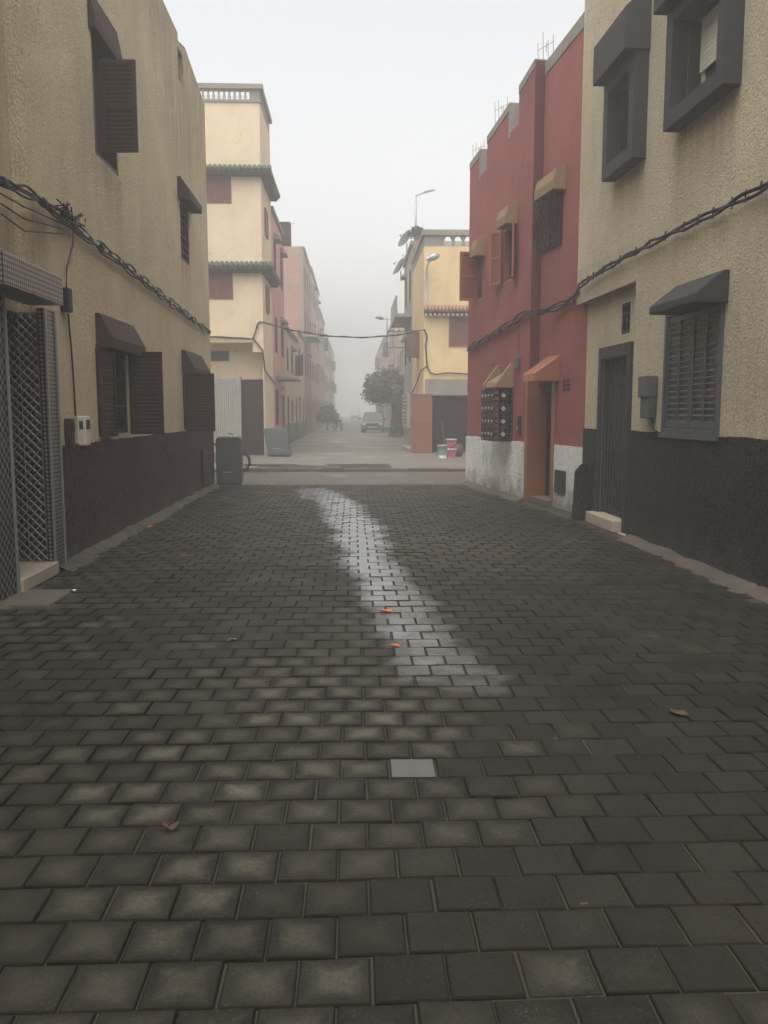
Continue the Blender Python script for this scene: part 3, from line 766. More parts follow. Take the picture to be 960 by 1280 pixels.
# rounded buttress at the far foot of the wall
m = MB(); sA = R1.s(738, 620, -.1); m.prism([fR.p(sA, 0, 0), fR.p(sA, 0, .30), fR.p(sA, .70, .27), fR.p(sA, .80, .18), fR.p(sA, .84, 0)], fR.d * (R1.s(723, 630, .1) - sA)); build('buttress', m, M['black_dado'], H, bevel=.03)
def framed(n, f, zb, ztp, lab, roller_drop):
    m = MB(); ring(m, R1, n, f, zb, ztp, -.002, OUT1, fw)
    m.box(R1, n + fw, f - fw, ztp - .001, ztp + .0, 0, OUT1)
    wn = build('window', m, M['charcoal'], H, bevel=.008); wn['label'] = lab
    m = MB(); hz = ztp - .02
    m.prism([R1.p(n - .03, hz, 0), R1.p(n - .03, hz, OUT1 + .13), R1.p(n - .03, hz + .46, OUT1 + .13), R1.p(n - .03, hz + .72, 0)], R1.d * (f - n + .09)); build('window_hood', m, M['charcoal'], H, bevel=.008)
    # reveal lining, roller shutter, sash
    zi0, zi1 = zb + fw, ztp - fw; a, b = n + fw, f - fw
    for x in (a, b - .02):
        m = MB(); m.box(R1, x, x + .02, zi0, zi1, -.19, -.002); build('window_lining', m, M['charcoal'], wn)
    m = MB(); ring(m, R1, a + .02, b - .02, zi0, zi1, -.185, -.14, .05); m.box(R1, (a + b) / 2 - .03, (a + b) / 2 + .03, zi0 + .05, zi1 - .05, -.18, -.145); build('sash', m, M['white_pvc'], wn)
    m = MB(); m.box(R1, a + .07, b - .07, zi0 + .05, zi1 - .05, -.17, -.16); build('pane', m, M['pane'], wn)
    m = MB(); z = zi1; zl = zi1 - (zi1 - zi0) * roller_drop
    while z > zl:
        m.box(R1, a + .03, b - .03, z - .045, z - .003, -.13, -.115); m.box(R1, a + .03, b - .03, z - .004, z, -.128, -.119); z -= .047
    build('roller_shutter', m, M['roller'], wn)
framed(n1, f1, zb1, zt1, 'farther framed upper window with lowered blind', .45)
framed(n2, f2_, zb2, zt2, 'nearer framed upper window with half lowered blind', .55)
# shuttered ground floor window with canopy
m = MB(); ring(m, R1, shn, shf, shb, sht, -.09, .03, .055); wn = build('window', m, M['shutter_grey'], H, bevel=.004); wn['label'] = 'closed grey louvred shutters on the ground floor'
mid = (shn + shf) / 2
for a, b in ((shn + .058, mid - .004), (mid + .004, shf - .058)):
    m = MB(); zz = V(0, 0, 1); W_ = b - a; h = sht - shb - .12; o0 = R1.p(a, shb + .06, -.03)
    m.obox(o0, R1.d * W_, R1.n * .018, zz * h)
    cw = W_ / 2
    for c in range(2):
        x0 = .055 + c * (W_ - .05) / 2; ww = (W_ - .05) / 2 - .06
        for x in (0,):
            pass
        z = .07
        while z < h - .09:
            m.obox(o0 + R1.d * x0 + R1.n * .018 + zz * z, R1.d * ww, R1.n * .022 + zz * -.012, zz * .012); z += .062
    for x in (0, W_ / 2 - .02, W_ - .04): m.obox(o0 + R1.d * x + R1.n * .018, R1.d * .04, R1.n * .022, zz * h)
    for z in (0, h - .06): m.obox(o0 + R1.d * .04 + R1.n * .018 + zz * z, R1.d * (W_ - .08), R1.n * .021, zz * .06)
    build('shutter', m, M['shutter_grey'], wn, bevel=.003)
m = MB(); m.box(R1, shn - .03, shf + .03, shb - .05, shb - .002, 0, .05); build('window_sill', m, M['shutter_grey'], wn, bevel=.004)
cn = R1.s(912, 355); cf = R1.s(811, 393, .34)
m = MB(); zc = R1.z(811, 394, .34)
m.prism([R1.p(cn, zc, 0), R1.p(cn, zc, .34), R1.p(cn, zc + .08, .34), R1.p(cn, zc + .30, .06), R1.p(cn, zc + .30, 0)], R1.d * (cf - cn)); build('window_hood', m, M['charcoal'], H, bevel=.012)
drips_and_shade('beige_r', R1, [(n1, f1, zb1, .9, .4), (n2, f2_, zb2, 1.1, .4), (R1.s(799, 520), R1.s(813, 520), R1.z(806, 525), .5, .5), (r_d - .1, r_far, OH + .5, .45, .35)], (.16, .125, .08))
# vent window and door in the recess
wn = window(H, R1, *vent, .14, 'charcoal', mull=0, o=-RC, label='small grilled fanlight beside the door')
m = MB(); grille(m, R1, vent[0] + .02, vent[1] - .02, vent[2] + .02, vent[3] - .02, -RC - .01, .008, 2, 3, True); build('grille', m, M['iron'], wn)
m = MB(); fw2 = .12
m.box(fR, dn - fw2, dn, 0, dzt + .16, -.0, .05); m.box(fR, df, df + .10, 0, dzt + .16, 0, .05); m.box(fR, dn, df, dzt, dzt + .16, 0, .05)
m.box(fR, df - .012, df - .001, .10, dzt - .002, -.24, .001); m.box(fR, dn + .001, dn + .012, .10, dzt - .002, -.24, .001)  # dark jamb strips paint shade over the beige reveals
dr = build('door', m, M['charcoal'], H, bevel=.006); dr['label'] = 'dark open doorway with a black gate'
m = MB(); m.box(fR, dn + .002, df - .002, .10, dzt - .002, -.09, -.06); build('door_leaf', m, M['iron'], dr)  # near-black sheet standing in for the darkness of the open doorway
m = MB()
for i in range(9):
    s = dn + .05 + (df - dn - .1) * i / 8; m.tube([fR.p(s, .13, -.035), fR.p(s, dzt - .01, -.035)], .009, 5)
for z in (.2, 1.0, 1.9): m.box(fR, dn + .01, df - .01, z, z + .03, -.045, -.03)
build('gate', m, M['iron'], dr)
m = MB(); m.box(fR, dn - .02, df + .1, 0, .15, -.24, .17); build('doorstep', m, M['marble'], H, bevel=.012)
# meter box
t = thing('meter_box', R1.p(R1.s(806, 500), R1.z(806, 525)), 'narrow grey meter box between the doorway and the grey shutters', 'meter box')
s0, s1 = R1.s(811, 500, .1), R1.s(800, 500, .1); z0, z1 = R1.z(806, 523, .1), R1.z(806, 470, .1)
m = MB(); m.box(R1, s0, s1, z0, z0 + (z1 - z0) * .52, .002, .10); build('casing', m, M['shutter_grey'], t, bevel=.012)
m = MB(); m.box(R1, s0 - .01, s1 + .01, z0 + (z1 - z0) * .50, z1, .002, .13); build('cover', m, M['bin_grey'], t, bevel=.012)
m = MB(); a = R1.p(s0 + .04, z0, .04); m.tube([a, a - V(0, 0, .12) - R1.d * .05, a - V(0, 0, .16) - R1.d * .25], .009, 5); build('wire', m, M['cable'], t)

# ------------------------------------------------------------------ RED HOUSE
H = thing('red_house', R2.p(-3, 0), 'dark red house with stepped parapet and whitewashed base on the right', 'house')
RB = .17
g2 = R2.shift(-RB)
sP = R2.s(659, 600)                      # where the front part ends (near side)
sF = 0.0
def sz(u, v, o=0): return R2.sz(u, v, o)
zA0, zA1 = sz(599, 190)[1], sz(587, 207)[1]
sa = R2.s(601, 200); sb = R2.s(609, 190); sc_ = R2.s(638, 129); sd_ = R2.s(649, 120)
z1_ = R2.z(609, 173); z2_ = R2.z(638, 130); z3_ = R2.z(649, 110); z4_ = R2.z(671, 74)
zmid = R2.z(608, 212); zmid2 = R2.z(648, 155)
top = [(sP, z4_, sd_, z3_), (sd_, zmid2, sc_, zmid2 - .02), (sc_, z2_, sb, z1_), (sb, zmid, sa, zmid - .02), (sa, zA0, sF, zA1)]
gws = R2.s(641, 520); gwo = max(.2, min(.36, R2.oz(gws, 618, 520)[0]))
gw = (gws, R2.s(602.5, 520, gwo), R2.oz(gws, 618, 551)[1], R2.oz(gws, 618, 486)[1])
wb = (R2.s(643, 310), R2.s(629, 310), R2.z(636, 352), R2.z(636, 283))
wc = (R2.s(603, 350), R2.s(591, 350), R2.z(594, 378), R2.z(594, 318))
m = MB()
panel(m, R2, sP, sF, 0, top, [gw + (.2,), wb + (.18,), wc + (.18,)], 8, roof=5.6, thick=.25)
nE = R2.s(742, 500, -RB)
wa = (R2.s(703, 270, -RB), R2.s(672, 270, -RB), R2.z(672, 318, -RB), R2.z(672, 246, -RB))
ddn, ddf = R2.s(690, 560, -RB), sP - .001
ddt = R2.z(660, 478, 0)
zR = R2.z(731, 22, -RB)
panel(m, g2, nE, sP - .0015, 0, [(nE, zR + .1, sP - .0015, R2.z(687, 76, -RB))], [wa + (.2,), (ddn, ddf - .002, 0, ddt, .22, 1)], 7.8, roof=5.6, thick=.25)
m.face([R2.p(sP, 0), R2.p(sP, z4_), R2.p(sP, z4_, -.4), R2.p(sP, 0, -.4)])
build('wall', m, [M['red'], M['interior']], H)
# parapet coping in bare render
m = MB()
for t in (top[0], top[2], top[4]): m.prism([R2.p(t[0] + .004, t[1] - .10, .012), R2.p(t[2] - .004, t[3] - .10, .012), R2.p(t[2] - .004, t[3] + .03, .012), R2.p(t[0] + .004, t[1] + .03, .012)], R2.n * -.29)
m.prism([g2.p(nE, zR - .08, .012), g2.p(sP, R2.z(687, 76, -RB) - .16, .012), g2.p(sP, R2.z(687, 76, -RB) + .03, .012), g2.p(nE, zR + .13, .012)], g2.n * -.29)
for se, zl, zh in ((sc_, zmid2, z2_), (sa, zmid, zA0)): m.box(R2, se - .012, se + .05, zl - .1, zh + .02, -.26, .014)
build('parapet_coping', m, M['concrete'], H)
# white base
m = MB(); zw = R2.z(590, 545.5)
dado(m, R2, sP + .10, sF + .012, zw, seed=3)
build('dado', m, M['white_dado'], H)
m = MB(); m.box(g2, nE, ddn - .14, 0, R2.z(705, 557, -RB), -.01, .02); build('dado', m, M['white_dado'], H)
# door with brown stone tiles, copper canopy
m = MB(); m.box(R2, sP - .0, sP + .10, .0, ddt + .1, -.01, .03); m.box(R2, sP - .02, sP, 0, ddt, -.37, .03)
m.box(g2, ddn - .14, ddn, 0, ddt + .1, -.01, .03); m.box(g2, ddn, sP - .03, ddt, ddt + .1, -.01, .03)
dr = build('door', m, M['tile_brown'], H, bevel=.003); dr['label'] = 'black door in brown stone surround under a copper canopy'
m = MB(); m.box(g2, ddn + .003, ddf - .03, .12, ddt - .005, -.20, -.15); build('door_leaf', m, M['iron'], dr)
for z in (.9, 1.7):
    m = MB(); m.box(R2, sP - .023, sP + .102, z, z + .008, -.365, .032); build('tile_joint', m, M['slab'], dr)
m = MB(); m.box(g2, ddn - .1, ddf, 0, .11, -.22, .12); build('doorstep', m, M['slab'], H, bevel=.01)
m = MB(); ca, cbb = R2.s(700, 460, -RB), R2.s(657, 470, .2); zc = R2.z(657, 478, .2)
oo = .30
m.prism([R2.p(ca, zc, -RB), R2.p(ca, zc, oo - .05), R2.p(ca, zc + .13, oo - .05), R2.p(ca, zc + .42, -RB)], R2.d * (cbb - ca)); build('door_canopy', m, M['copper'], H, bevel=.008)
# grilled window cage
m = MB(); ring(m, R2, *gw, -.17, -.12, .05); wn = build('window', m, M['redwood'], H); wn['label'] = 'ground floor window in a diamond studded iron cage'
m = MB(); m.box(R2, gw[0] + .05, gw[1] - .05, gw[2] + .05, gw[3] - .05, -.16, -.15); build('pane', m, M['pane'], wn)
m = MB(); co = gwo
z0, z1 = gw[2], gw[3]
grille(m, R2, gw[0], gw[1], z0, z1, co, .012, 8, 9)
grille(m, R2, gw[0], gw[1], z0 + .001, z0 + .02, .02, .012, 1, 1)
for s in (gw[0], gw[1]):
    for i in range(5):
        o = .02 + (co - .02) * i / 4; m.tube([R2.p(s, z0, o), R2.p(s, z1, o)], .012, 5)
    for i in range(10):
        z = z0 + (z1 - z0) * i / 9; m.tube([R2.p(s, z, 0), R2.p(s, z, co)], .010, 5)
m.box(R2, gw[0], gw[0] + .012, z0, z1, co * .28, co * .40); m.box(R2, gw[0], gw[0] + .012, z0, z1, co * .68, co * .80)
cage = build('grille', m, M['iron'], wn)
m = MB()
for i in range(4):
    z = z0 + (z1 - z0) * (i + .5) / 4; c = R2.p(gw[0] - .02, z, co * .54); h = .045
    m = MB(); m.prism([c + V(0, 0, h), c + R2.n * h, c - V(0, 0, h), c - R2.n * h], R2.d * -.012); build('diamond_stud', m, M['stud'], wn)
    for k in range(4):
        c = R2.p(gw[0] + (gw[1] - gw[0]) * (k + .5) / 4, z, co + .015); h = .026
        m = MB(); m.prism([c + V(0, 0, h), c + R2.d * h, c - V(0, 0, h), c - R2.d * h], R2.n * .012); build('diamond_stud', m, M['stud'], wn)
# ochre V hood above it
m = MB(); hz = gw[3] + .03
m.prism([R2.p(gw[0], hz, 0), R2.p(gw[0], hz, .30), R2.p(gw[0], hz + .10, .27), R2.p(gw[0], hz + .26, 0)], R2.d * (gw[1] - gw[0]))
for s in (gw[0] - .04, gw[1] - .04):
    m.prism([R2.p(s, hz - .01, 0), R2.p(s, hz - .01, .33), R2.p(s, hz + .06, .33), R2.p(s, hz + .42, .06), R2.p(s, hz + .42, 0)], R2.d * .09)
build('window_hood', m, M['hood_tan'], H, bevel=.006)
def rhood(fr, un, ufn, uff, vt, vb, pad=.0):
    s0 = fr.s(un, (vt + vb) / 2); o = fr.oz(s0, ufn, vb)[0]; o = max(.18, min(.45, o)); s1 = fr.s(uff, vb, o); zb = fr.z(uff, vb, o)
    m = MB(); h = .30
    m.prism([fr.p(s0, zb, 0), fr.p(s0, zb, o), fr.p(s0, zb + .14, o), fr.p(s0, zb + h, o * .8), fr.p(s0, zb + h + .08, 0)], fr.d * (s1 - s0))
    build('window_hood', m, M['hood_tan'], H, bevel=.006)
rhood(g2, 708, 691, 667.5, 205, 252)
rhood(R2, 647, 632, 620, 250, 287)
rhood(R2, 607, 594, 587.5, 295, 323)
wn = window(H, g2, *wa, .18, 'brown', mull=1, label='upper window behind a bulging iron lattice')
m = MB(); co2 = .16
for i in range(7):
    a = wa[0] + (wa[1] - wa[0]) * i / 6
    for sgn in (1, -1):
        pts = []
        for k in range(9):
            t = k / 8; s = a + sgn * (wa[1] - wa[0]) * t * .9
            if wa[0] - .01 <= s <= wa[1] + .01: pts.append(g2.p(s, wa[2] + (wa[3] - wa[2]) * t, co2 * (.4 + .6 * math.sin(math.pi * t))))
        if len(pts) > 1: m.tube(pts, .010, 4)
    m.tube([g2.p(a, wa[2] + (wa[3] - wa[2]) * k / 8, co2 * (.4 + .6 * math.sin(math.pi * k / 8))) for k in range(9)], .009, 4)
ring(m, g2, wa[0] - .02, wa[1] + .02, wa[2] - .02, wa[3] + .02, 0, .03, .03); build('grille', m, M['iron'], wn)
wn = window(H, R2, *wb, .16, 'redwood', mull=0, label='upper window with two red-brown shutters open')
open_leaf(wn, R2, wb[0] + .02, wb[2], wb[3], .30, 160, 'redwood', 1); open_leaf(wn, R2, wb[1] - .02, wb[2], wb[3], .32, 160, 'redwood', -1)
wn = window(H, R2, *wc, .16, 'redwood', mull=0, label='far upper window with a brown shutter swung out')
open_leaf(wn, R2, wc[0] + .3, wc[2], wc[3], .36, 92, 'redwood', 1)
# rebar
for (u, v, fr) in ((676, 75, R2), (621, 150, R2), (593, 200, R2)):
    m = MB(); s, z = fr.sz(u, v)
    for a, b in ((0, -.05), (.22, -.05), (0, -.22), (.22, -.22)):
        m.tube([fr.p(s + a, z - .2, b), fr.p(s + a + .01, z + random.uniform(.30, .46), b + .02)], .0045, 4)
    m.tube([fr.p(s - .1, z + .22, -.05), fr.p(s + .3, z + .25, -.2)], .004, 4); m.tube([fr.p(s - .05, z + .28, -.2), fr.p(s + .3, z + .26, -.05)], .004, 4)
    build('rebar', m, M['rust_iron'], H)
# wall vents in two pairs
m = MB(); sv = R2.s(712, 482, -RB)
for i in range(2):
    for k in range(3):
        z = R2.z(708, 478 + k * 5.5, -RB); s = sv + i * .16
        for dx in (0, .05):
            m = MB(); m.box(g2, s + dx, s + dx + .03, z, z + .045, .0, .012); build('air_vent', m, M['iron'], H)
m = MB(); s0, s1 = R2.s(709, 600, -RB), R2.s(697, 600, -RB); m.box(g2, s0, s1, R2.z(703, 616, -RB), R2.z(703, 588, -RB), .0, .06); build('service_hatch', m, M['charcoal'], H, bevel=.006)
t = thing('intercom', R2.p(R2.s(648, 530), R2.z(648, 544)), 'slim dark intercom strip beside the copper canopied door', 'intercom')
m = MB(); s = R2.s(649, 530, .04); m.box(R2, s, s + .09, R2.z(648, 543, .04), R2.z(648, 520, .04), .0, .05); build('casing', m, M['meter_dark'], t, bevel=.008)
m = MB(); m.box(R2, s + .03, s + .06, R2.z(648, 536, .04), R2.z(648, 533, .04), .05, .056); build('button', m, M['white_plastic'], t)
drips_and_shade('red', R2, [(wb[0] - .1, wb[1] + .1, wb[2], 1.0, .5), (wc[0], wc[1], wc[2], .8, .5), (sP, sd_, z4_ + .3, 1.6, .4), (nE, sP, 8.2, 1.3, .35), (wa[0], wa[1], wa[2], 1.2, .45)], (.13, .06, .05))
# junction box + wire
t = thing('junction_box', R2.p(R2.s(646, 462), R2.z(646, 462)), 'small grey junction box hanging on a wire on the red wall', 'junction box')
s, z = R2.sz(646, 452, .05); m = MB(); m.box(R2, s - .05, s + .05, z - .14, z + .08, 0, .08); build('box', m, M['bin_grey'], t, bevel=.015)
zz = R2.z(648, 402, .05); m = MB(); m.tube([R2.p(s, z + .08, .04), R2.p(s - .04, z + .35, .03), R2.p(s - .03, zz, .04)], .006, 5); build('wire', m, M['cable'], t)

# cable bundle right side
def rp(fr, u, v, o): s, z = fr.sz(u, v, o); return fr.p(s, z, o)
cp = [rp(R1, 1010, 205, .06), rp(R1, 960, 231, .06), rp(R1, 900, 262, .06), rp(R1, 840, 291, .06), rp(R1, 780, 322, .06), rp(R1, 745, 343, .06), rp(R1, 723, 358, .07)]
t = thing('cable_bundle', cp[3], 'black twisted cable strung along the right beige wall', 'cable')
build('main_cable', strand(cp, 2, .016, .050, 5.0, 0, 5, 0), M['cable'], t)
for a, b in zip(cp[1:], cp[2:]):
    for k in (.1, .4, .7):
        q = a.lerp(b, k) + R1.n * .01; d = (b - a).normalized(); m = MB(); m.tube([q - V(0, 0, .05), q + d * .02 + V(0, 0, .0), q + V(0, 0, .05)], .009, 5); m.tube([q + V(0, 0, .03), q - d * .05 - V(0, 0, .02), q + d * .03 - V(0, 0, .05)], .005, 4); build('cable_hook', m, M['iron'], t)
cp = [rp(R1, 723, 359, .05), rp(g2, 717, 374, .06), rp(g2, 695, 384, .06), rp(R2, 672, 391, .05), rp(R2, 657, 391, .06), rp(R2, 640, 403, .06), rp(R2, 612, 421, .06), rp(R2, 584, 437, .06)]
t = thing('cable_bundle', cp[4], 'black twisted cable sloping across the red house wall', 'cable')
build('main_cable', strand(cp, 3, .016, .055, 9.0, 0, 6), M['cable'], t)

# ------------------------------------------------------------------ LEFT YELLOW CORNER HOUSE
c2 = P(331.5, 570, .03); A2, B2 = ab(c2)
LF = Fr(st(A2, B2), RR * -1, 'R')       # front face; s runs to the left, normal towards camera
if LF.n.dot(T) > 0: LF.n = -LF.n
LS = Fr(st(A2, B2), T, 'L')             # street side
H = thing('yellow_house', st(A2, B2), 'tall yellow corner house with two bands of green roof tiles, left of the crossing', 'house')
zTop = LF.z(300, 127); zCap = LF.z(326, 108)
zOv = LF.z(290, 428); zBeam = LF.z(322, 440)
rec0 = LF.s(329.5, 500)
wU = (LF.s(289, 235), LF.s(248, 235), LF.z(275, 254), LF.z(275, 220))
wL = (LF.s(291, 355), LF.s(250, 355), LF.z(275, 374), LF.z(275, 340))
m = MB()
panel(m, LF, 0, 9, 0, zTop, [wU + (.12,), wL + (.12,), (rec0, 8.9, 0, zOv, .75, 2)], 3.4, roof=zTop - .02, ends=True)
build('wall', m, [M['yellow_l'], M['interior']], H)
m = MB(); m.box(LF, rec0, LF.s(316, 440), zBeam, zOv, -.75, -.01); build('beam', m, M['yellow_l'], H)
for ww, lb in ((wU, 'upper brown shuttered window'), (wL, 'lower brown shuttered window')):
    m = MB(); ring(m, LF, *ww, -.1, .02, .06); wn = build('window', m, M['brown_mid'], H); wn['label'] = lb
    mid = (ww[0] + ww[1]) / 2
    for a, b in ((ww[0] + .06, mid), (mid, ww[1] - .06)):
        m = MB(); leaf(m, LF.p(a, ww[2] + .06, -.06), LF.d, LF.n, b - a, ww[3] - ww[2] - .12, pitch=.07); build('shutter', m, M['brown_mid'], wn)
# side windows (thin slits seen edge on)
for v0, v1 in ((285, 250), (385, 350)):
    sA, sB = LS.s(329, v0), LS.s(333, v0)
    m = MB(); ring(m, LS, 1.0, 1.9, LF.z(326, v0), LF.z(326, v1), 0, .05, .06); wn = build('window', m, M['brown_mid'], H)
    m = MB(); m.box(LS, 1.06, 1.84, LF.z(326, v0) + .06, LF.z(326, v1) - .06, .0, .03); build('shutter', m, M['brown_mid'], wn)
def tile_eave(house, mat, z, out, rise, runs, r=.07):
    """runs: list of (frame, s0, s1)"""
    m = MB()
    for fr, s0, s1 in runs:
        m.prism([fr.p(s0, z - .10, 0), fr.p(s0, z - .10, out - .08), fr.p(s0, z, out - .03), fr.p(s0, z + rise, 0)], fr.d * (s1 - s0), 1)
        s = s0 + r * .9
        while s < s1:
            m.tube([fr.p(s, z + .03, out + .02), fr.p(s, z + rise + .03, .02)], r, 7); s += r * 2.3
    return build('tile_eave', m, [M[mat], M['hood_brown']], house)
for vt, vb in ((201, 213), (326, 335)):
    z = LF.z(300, vb, .35)
    tile_eave(H, 'green_tile', z, .32, .19, [(LF, -.36, 9), (LS, -.02, 3.3)])
# balustrade
m = MB(); m.box(LF, -.12, 9, zCap - .10, zCap + .05, -.22, .10); m.box(LF, -.06, 9, zTop - .02, zTop + .06, -.18, .04)
m.box(LF, 0, .32, zTop, zCap - .1, -.16, .0)
m.box(LS, .22, 3.3, zCap - .10, zCap + .05, -.22, .10); m.box(LS, .22, 3.3, zTop, zCap - .1, -.16, 0)
bal = build('balustrade', m, M['concrete'], H)
h = zCap - .1 - zTop - .06; first = None
for i in range(32):
    s = .46 + i * .17
    if first is None:
        m = MB(); m.lathe(LF.p(s, zTop + .06, -.08), [(.05, 0), (.035, h * .12), (.06, h * .35), (.03, h * .6), (.035, h * .85), (.05, h)], 8); first = build('baluster', m, M['cream'], bal)
    else:
        c = first.copy(); COL.objects.link(c); c.parent = bal; c.location = first.location + LF.d * (i * .17)
# recess: vent, brown sheet door, side column is the wall itself
m = MB(); a0, a1 = LF.s(286, 445, -.75), LF.s(264, 445, -.75); m.box(LF, a0, a1, LF.z(275, 451, -.75), LF.z(275, 439, -.75), -.748, -.70); build('air_vent', m, M['charcoal'], H)
m = MB(); zd = LF.z(320, 474, -.5); d0, d1 = LF.s(329.5, 520, -.5) + .02, LF.s(300, 520, -.5)
m.box(LF, d0, d1, .03, zd, -.74, -.70)
for i in range(12):
    s = d0 + (d1 - d0) * i / 12; m.box(LF, s, s + .03, .04, zd - .01, -.70, -.68)
m.box(LF, d0, d1, zd * .62, zd * .62 + .05, -.70, -.665); gd = build('garage_door', m, M['brown'], H)
# corrugated sheet leaning in front
t = thing('corrugated_sheet', LF.p(LF.s(285, 560, -.1), 0.03, -.1), 'pale corrugated metal sheet screening the yellow house doorway', 'metal sheet')
x0, x1 = LF.s(301.5, 520, .05), LF.s(262, 520, .05); zt_ = LF.z(285, 473, .05)
m = MB(); k = 60; pr_ = None
for i in range(k + 1):
    s = x0 + (x1 - x0) * i / k; o = .05 + .03 * math.sin(i * math.pi / 2.0); tp = zt_ + .03 * math.sin(i * .7)
    cur = (LF.p(s, .03, o + .06), LF.p(s, tp, o - .05))
    if pr_: m.face([pr_[0], cur[0], cur[1], pr_[1]], 0, True); m.face([pr_[0] - LF.n * .004, cur[0] - LF.n * .004, cur[1] - LF.n * .004, pr_[1] - LF.n * .004], 0, True)
    pr_ = cur
build('sheet', m, M['corr'], t)
m = MB(); m.box(LF, x0 - .02, x0 + .04, .03, zt_ + .05, -.06, -.0); m.box(LF, x0, x1, 1.2, 1.26, -.05, -.0); build('timber_frame', m, M['bark'], t)

# yellow house cable, and the one that crosses the street
def pf(u, v, o=.06): s, z = LF.sz(u, v, o); return LF.p(s, z, o)
cp = [pf(245, 420), pf(265, 421), pf(285, 422), pf(300, 423), pf(316, 423.5), pf(320, 414), pf(322, 405), pf(325, 402)]
t = thing('cable_bundle', cp[2], 'black cable clipped under the yellow house overhang', 'cable')
m = strand(cp, 2, .022, .02, 3, 0, 8, 0); q = [pf(316, 423.5), pf(322, 430), pf(328, 438), pf(330, 452), pf(331, 462), LS.p(.3, LF.z(331, 465), .06), LS.p(3.3, LF.z(331, 475), .06)]
m.tube(q, .028, 6); build('main_cable', m, M['cable'], t)
a = pf(325, 402); A3p = P(529, 566, .03); A3, B3 = ab(A3p)
RF = Fr(st(A3, B3), RR, 'L')
if RF.n.dot(T) > 0: RF.n = -RF.n
RS = Fr(st(A3, B3), T, 'R')
def pr3(u, v, o=.06): s, z = RF.sz(u, v, o); return RF.p(s, z, o)
b = pr3(532, 412, .1)
t = thing('span_cable', a.lerp(b, .5), 'black cable hanging across the street between the yellow houses', 'cable')
pts = []
for i in range(33):
    k = i / 32; q = a.lerp(b, k); q.z -= .62 * 4 * k * (1 - k) * .62; pts.append(q)
m = MB(); m.tube(pts, .022, 6); m.tube([q + V(0, 0, .03 * math.sin(i * .9)) for i, q in enumerate(pts)], .012, 5); build('cable', m, M['cable'], t)

# ------------------------------------------------------------------ RIGHT YELLOW CORNER HOUSE
H = thing('yellow_house', st(A3, B3), 'pale yellow corner house with open garage and arched roof balustrade, right of the crossing', 'house')
zr3 = RF.z(560, 308); zc3 = RF.z(529, 289)
gO = (RF.s(540, 530), 6.0, .03, RF.z(560, 494))
wn3 = (RF.s(561, 410), RF.s(590, 410) + .6, RF.z(570, 434), RF.z(570, 394))
m = MB(); panel(m, RF, 0, 8, 0, zr3, [gO + (4.0, 2), wn3 + (.1,)], 6.0, roof=zr3 - .02)
build('wall', m, [M['yellow_r'], M['interior']], H)
# balustrade as an arcade
m = MB(); m.box(RF, 0, 8, zr3, zr3 + .02, -.16, .0); m.box(RF, -.08, 8, zc3 - .14, zc3 + .05, -.24, .07)
m.box(RF, 0, .62, zr3 + .02, zc3 - .14, -.16, 0); m.box(RS, .17, 6, zr3, zc3 - .14, -.16, 0); m.box(RS, .25, 6, zc3 - .14, zc3 + .05, -.24, .07)
bal = build('balustrade', m, M['concrete'], H); first = None
for i in range(16):
    s = .62 + i * .36
    if first is None:
        m = MB(); hh = zc3 - .14 - zr3 - .02
        zb_ = zr3 + .02
        pts = [(0, 0), (.11, 0), (.09, hh * .45), (.12, hh * .75), (.20, hh), (-.09, hh), (-.02, hh * .75), (.02, hh * .45)]
        m.prism([RF.p(s + x, zb_ + z, -.14) for x, z in pts], RF.n * .12); first = build('baluster', m, M['concrete'], bal)
    else:
        c = first.copy(); COL.objects.link(c); c.parent = bal; c.location = first.location + RF.d * (i * .36)
tile_eave(H, 'red_tile', RF.z(555, 389, .3), .30, .18, [(RF, 0.0, 8)], .055)
m = MB(); s = .02
while s < 4:
    m.box(RF, s, s + .07, RF.z(555, 391, .3) - .10, RF.z(555, 391, .3) - .01, .20, .26); s += .16
build('eave_fringe', m, M['white_plastic'], H)
m = MB(); ring(m, RF, *wn3, -.08, .02, .05); wn = build('window', m, M['redwood'], H); m = MB(); mid = (wn3[0] + wn3[1]) / 2
leaf(m, RF.p(wn3[0] + .05, wn3[2] + .05, -.05), RF.d, RF.n, wn3[1] - wn3[0] - .1, wn3[3] - wn3[2] - .1, pitch=.07); build('shutter', m, M['brown_mid'], wn)
m = MB(); m.box(RF, .05, 6, gO[3], RF.z(560, 474), .0, .05); build('lintel', m, M['concrete'], H)
m = MB(); a = R(196); d = RF.d * math.cos(a) - RF.n * math.sin(a) * .6; d.normalize()
hh = gO[3] - .02; o0 = RF.p(gO[0], .06, .03)
m.obox(o0, d * .80, RF.n * .04, V(0, 0, hh)); 
for z in (.0, hh * .5, hh - .06): m.obox(o0 + RF.n * .04 + V(0, 0, z), d * .80, RF.n * .02, V(0, 0, .06))
gd = build('garage_door', m, M['rust_door'], H); gd['label'] = 'rust red sheet metal garage door folded open'
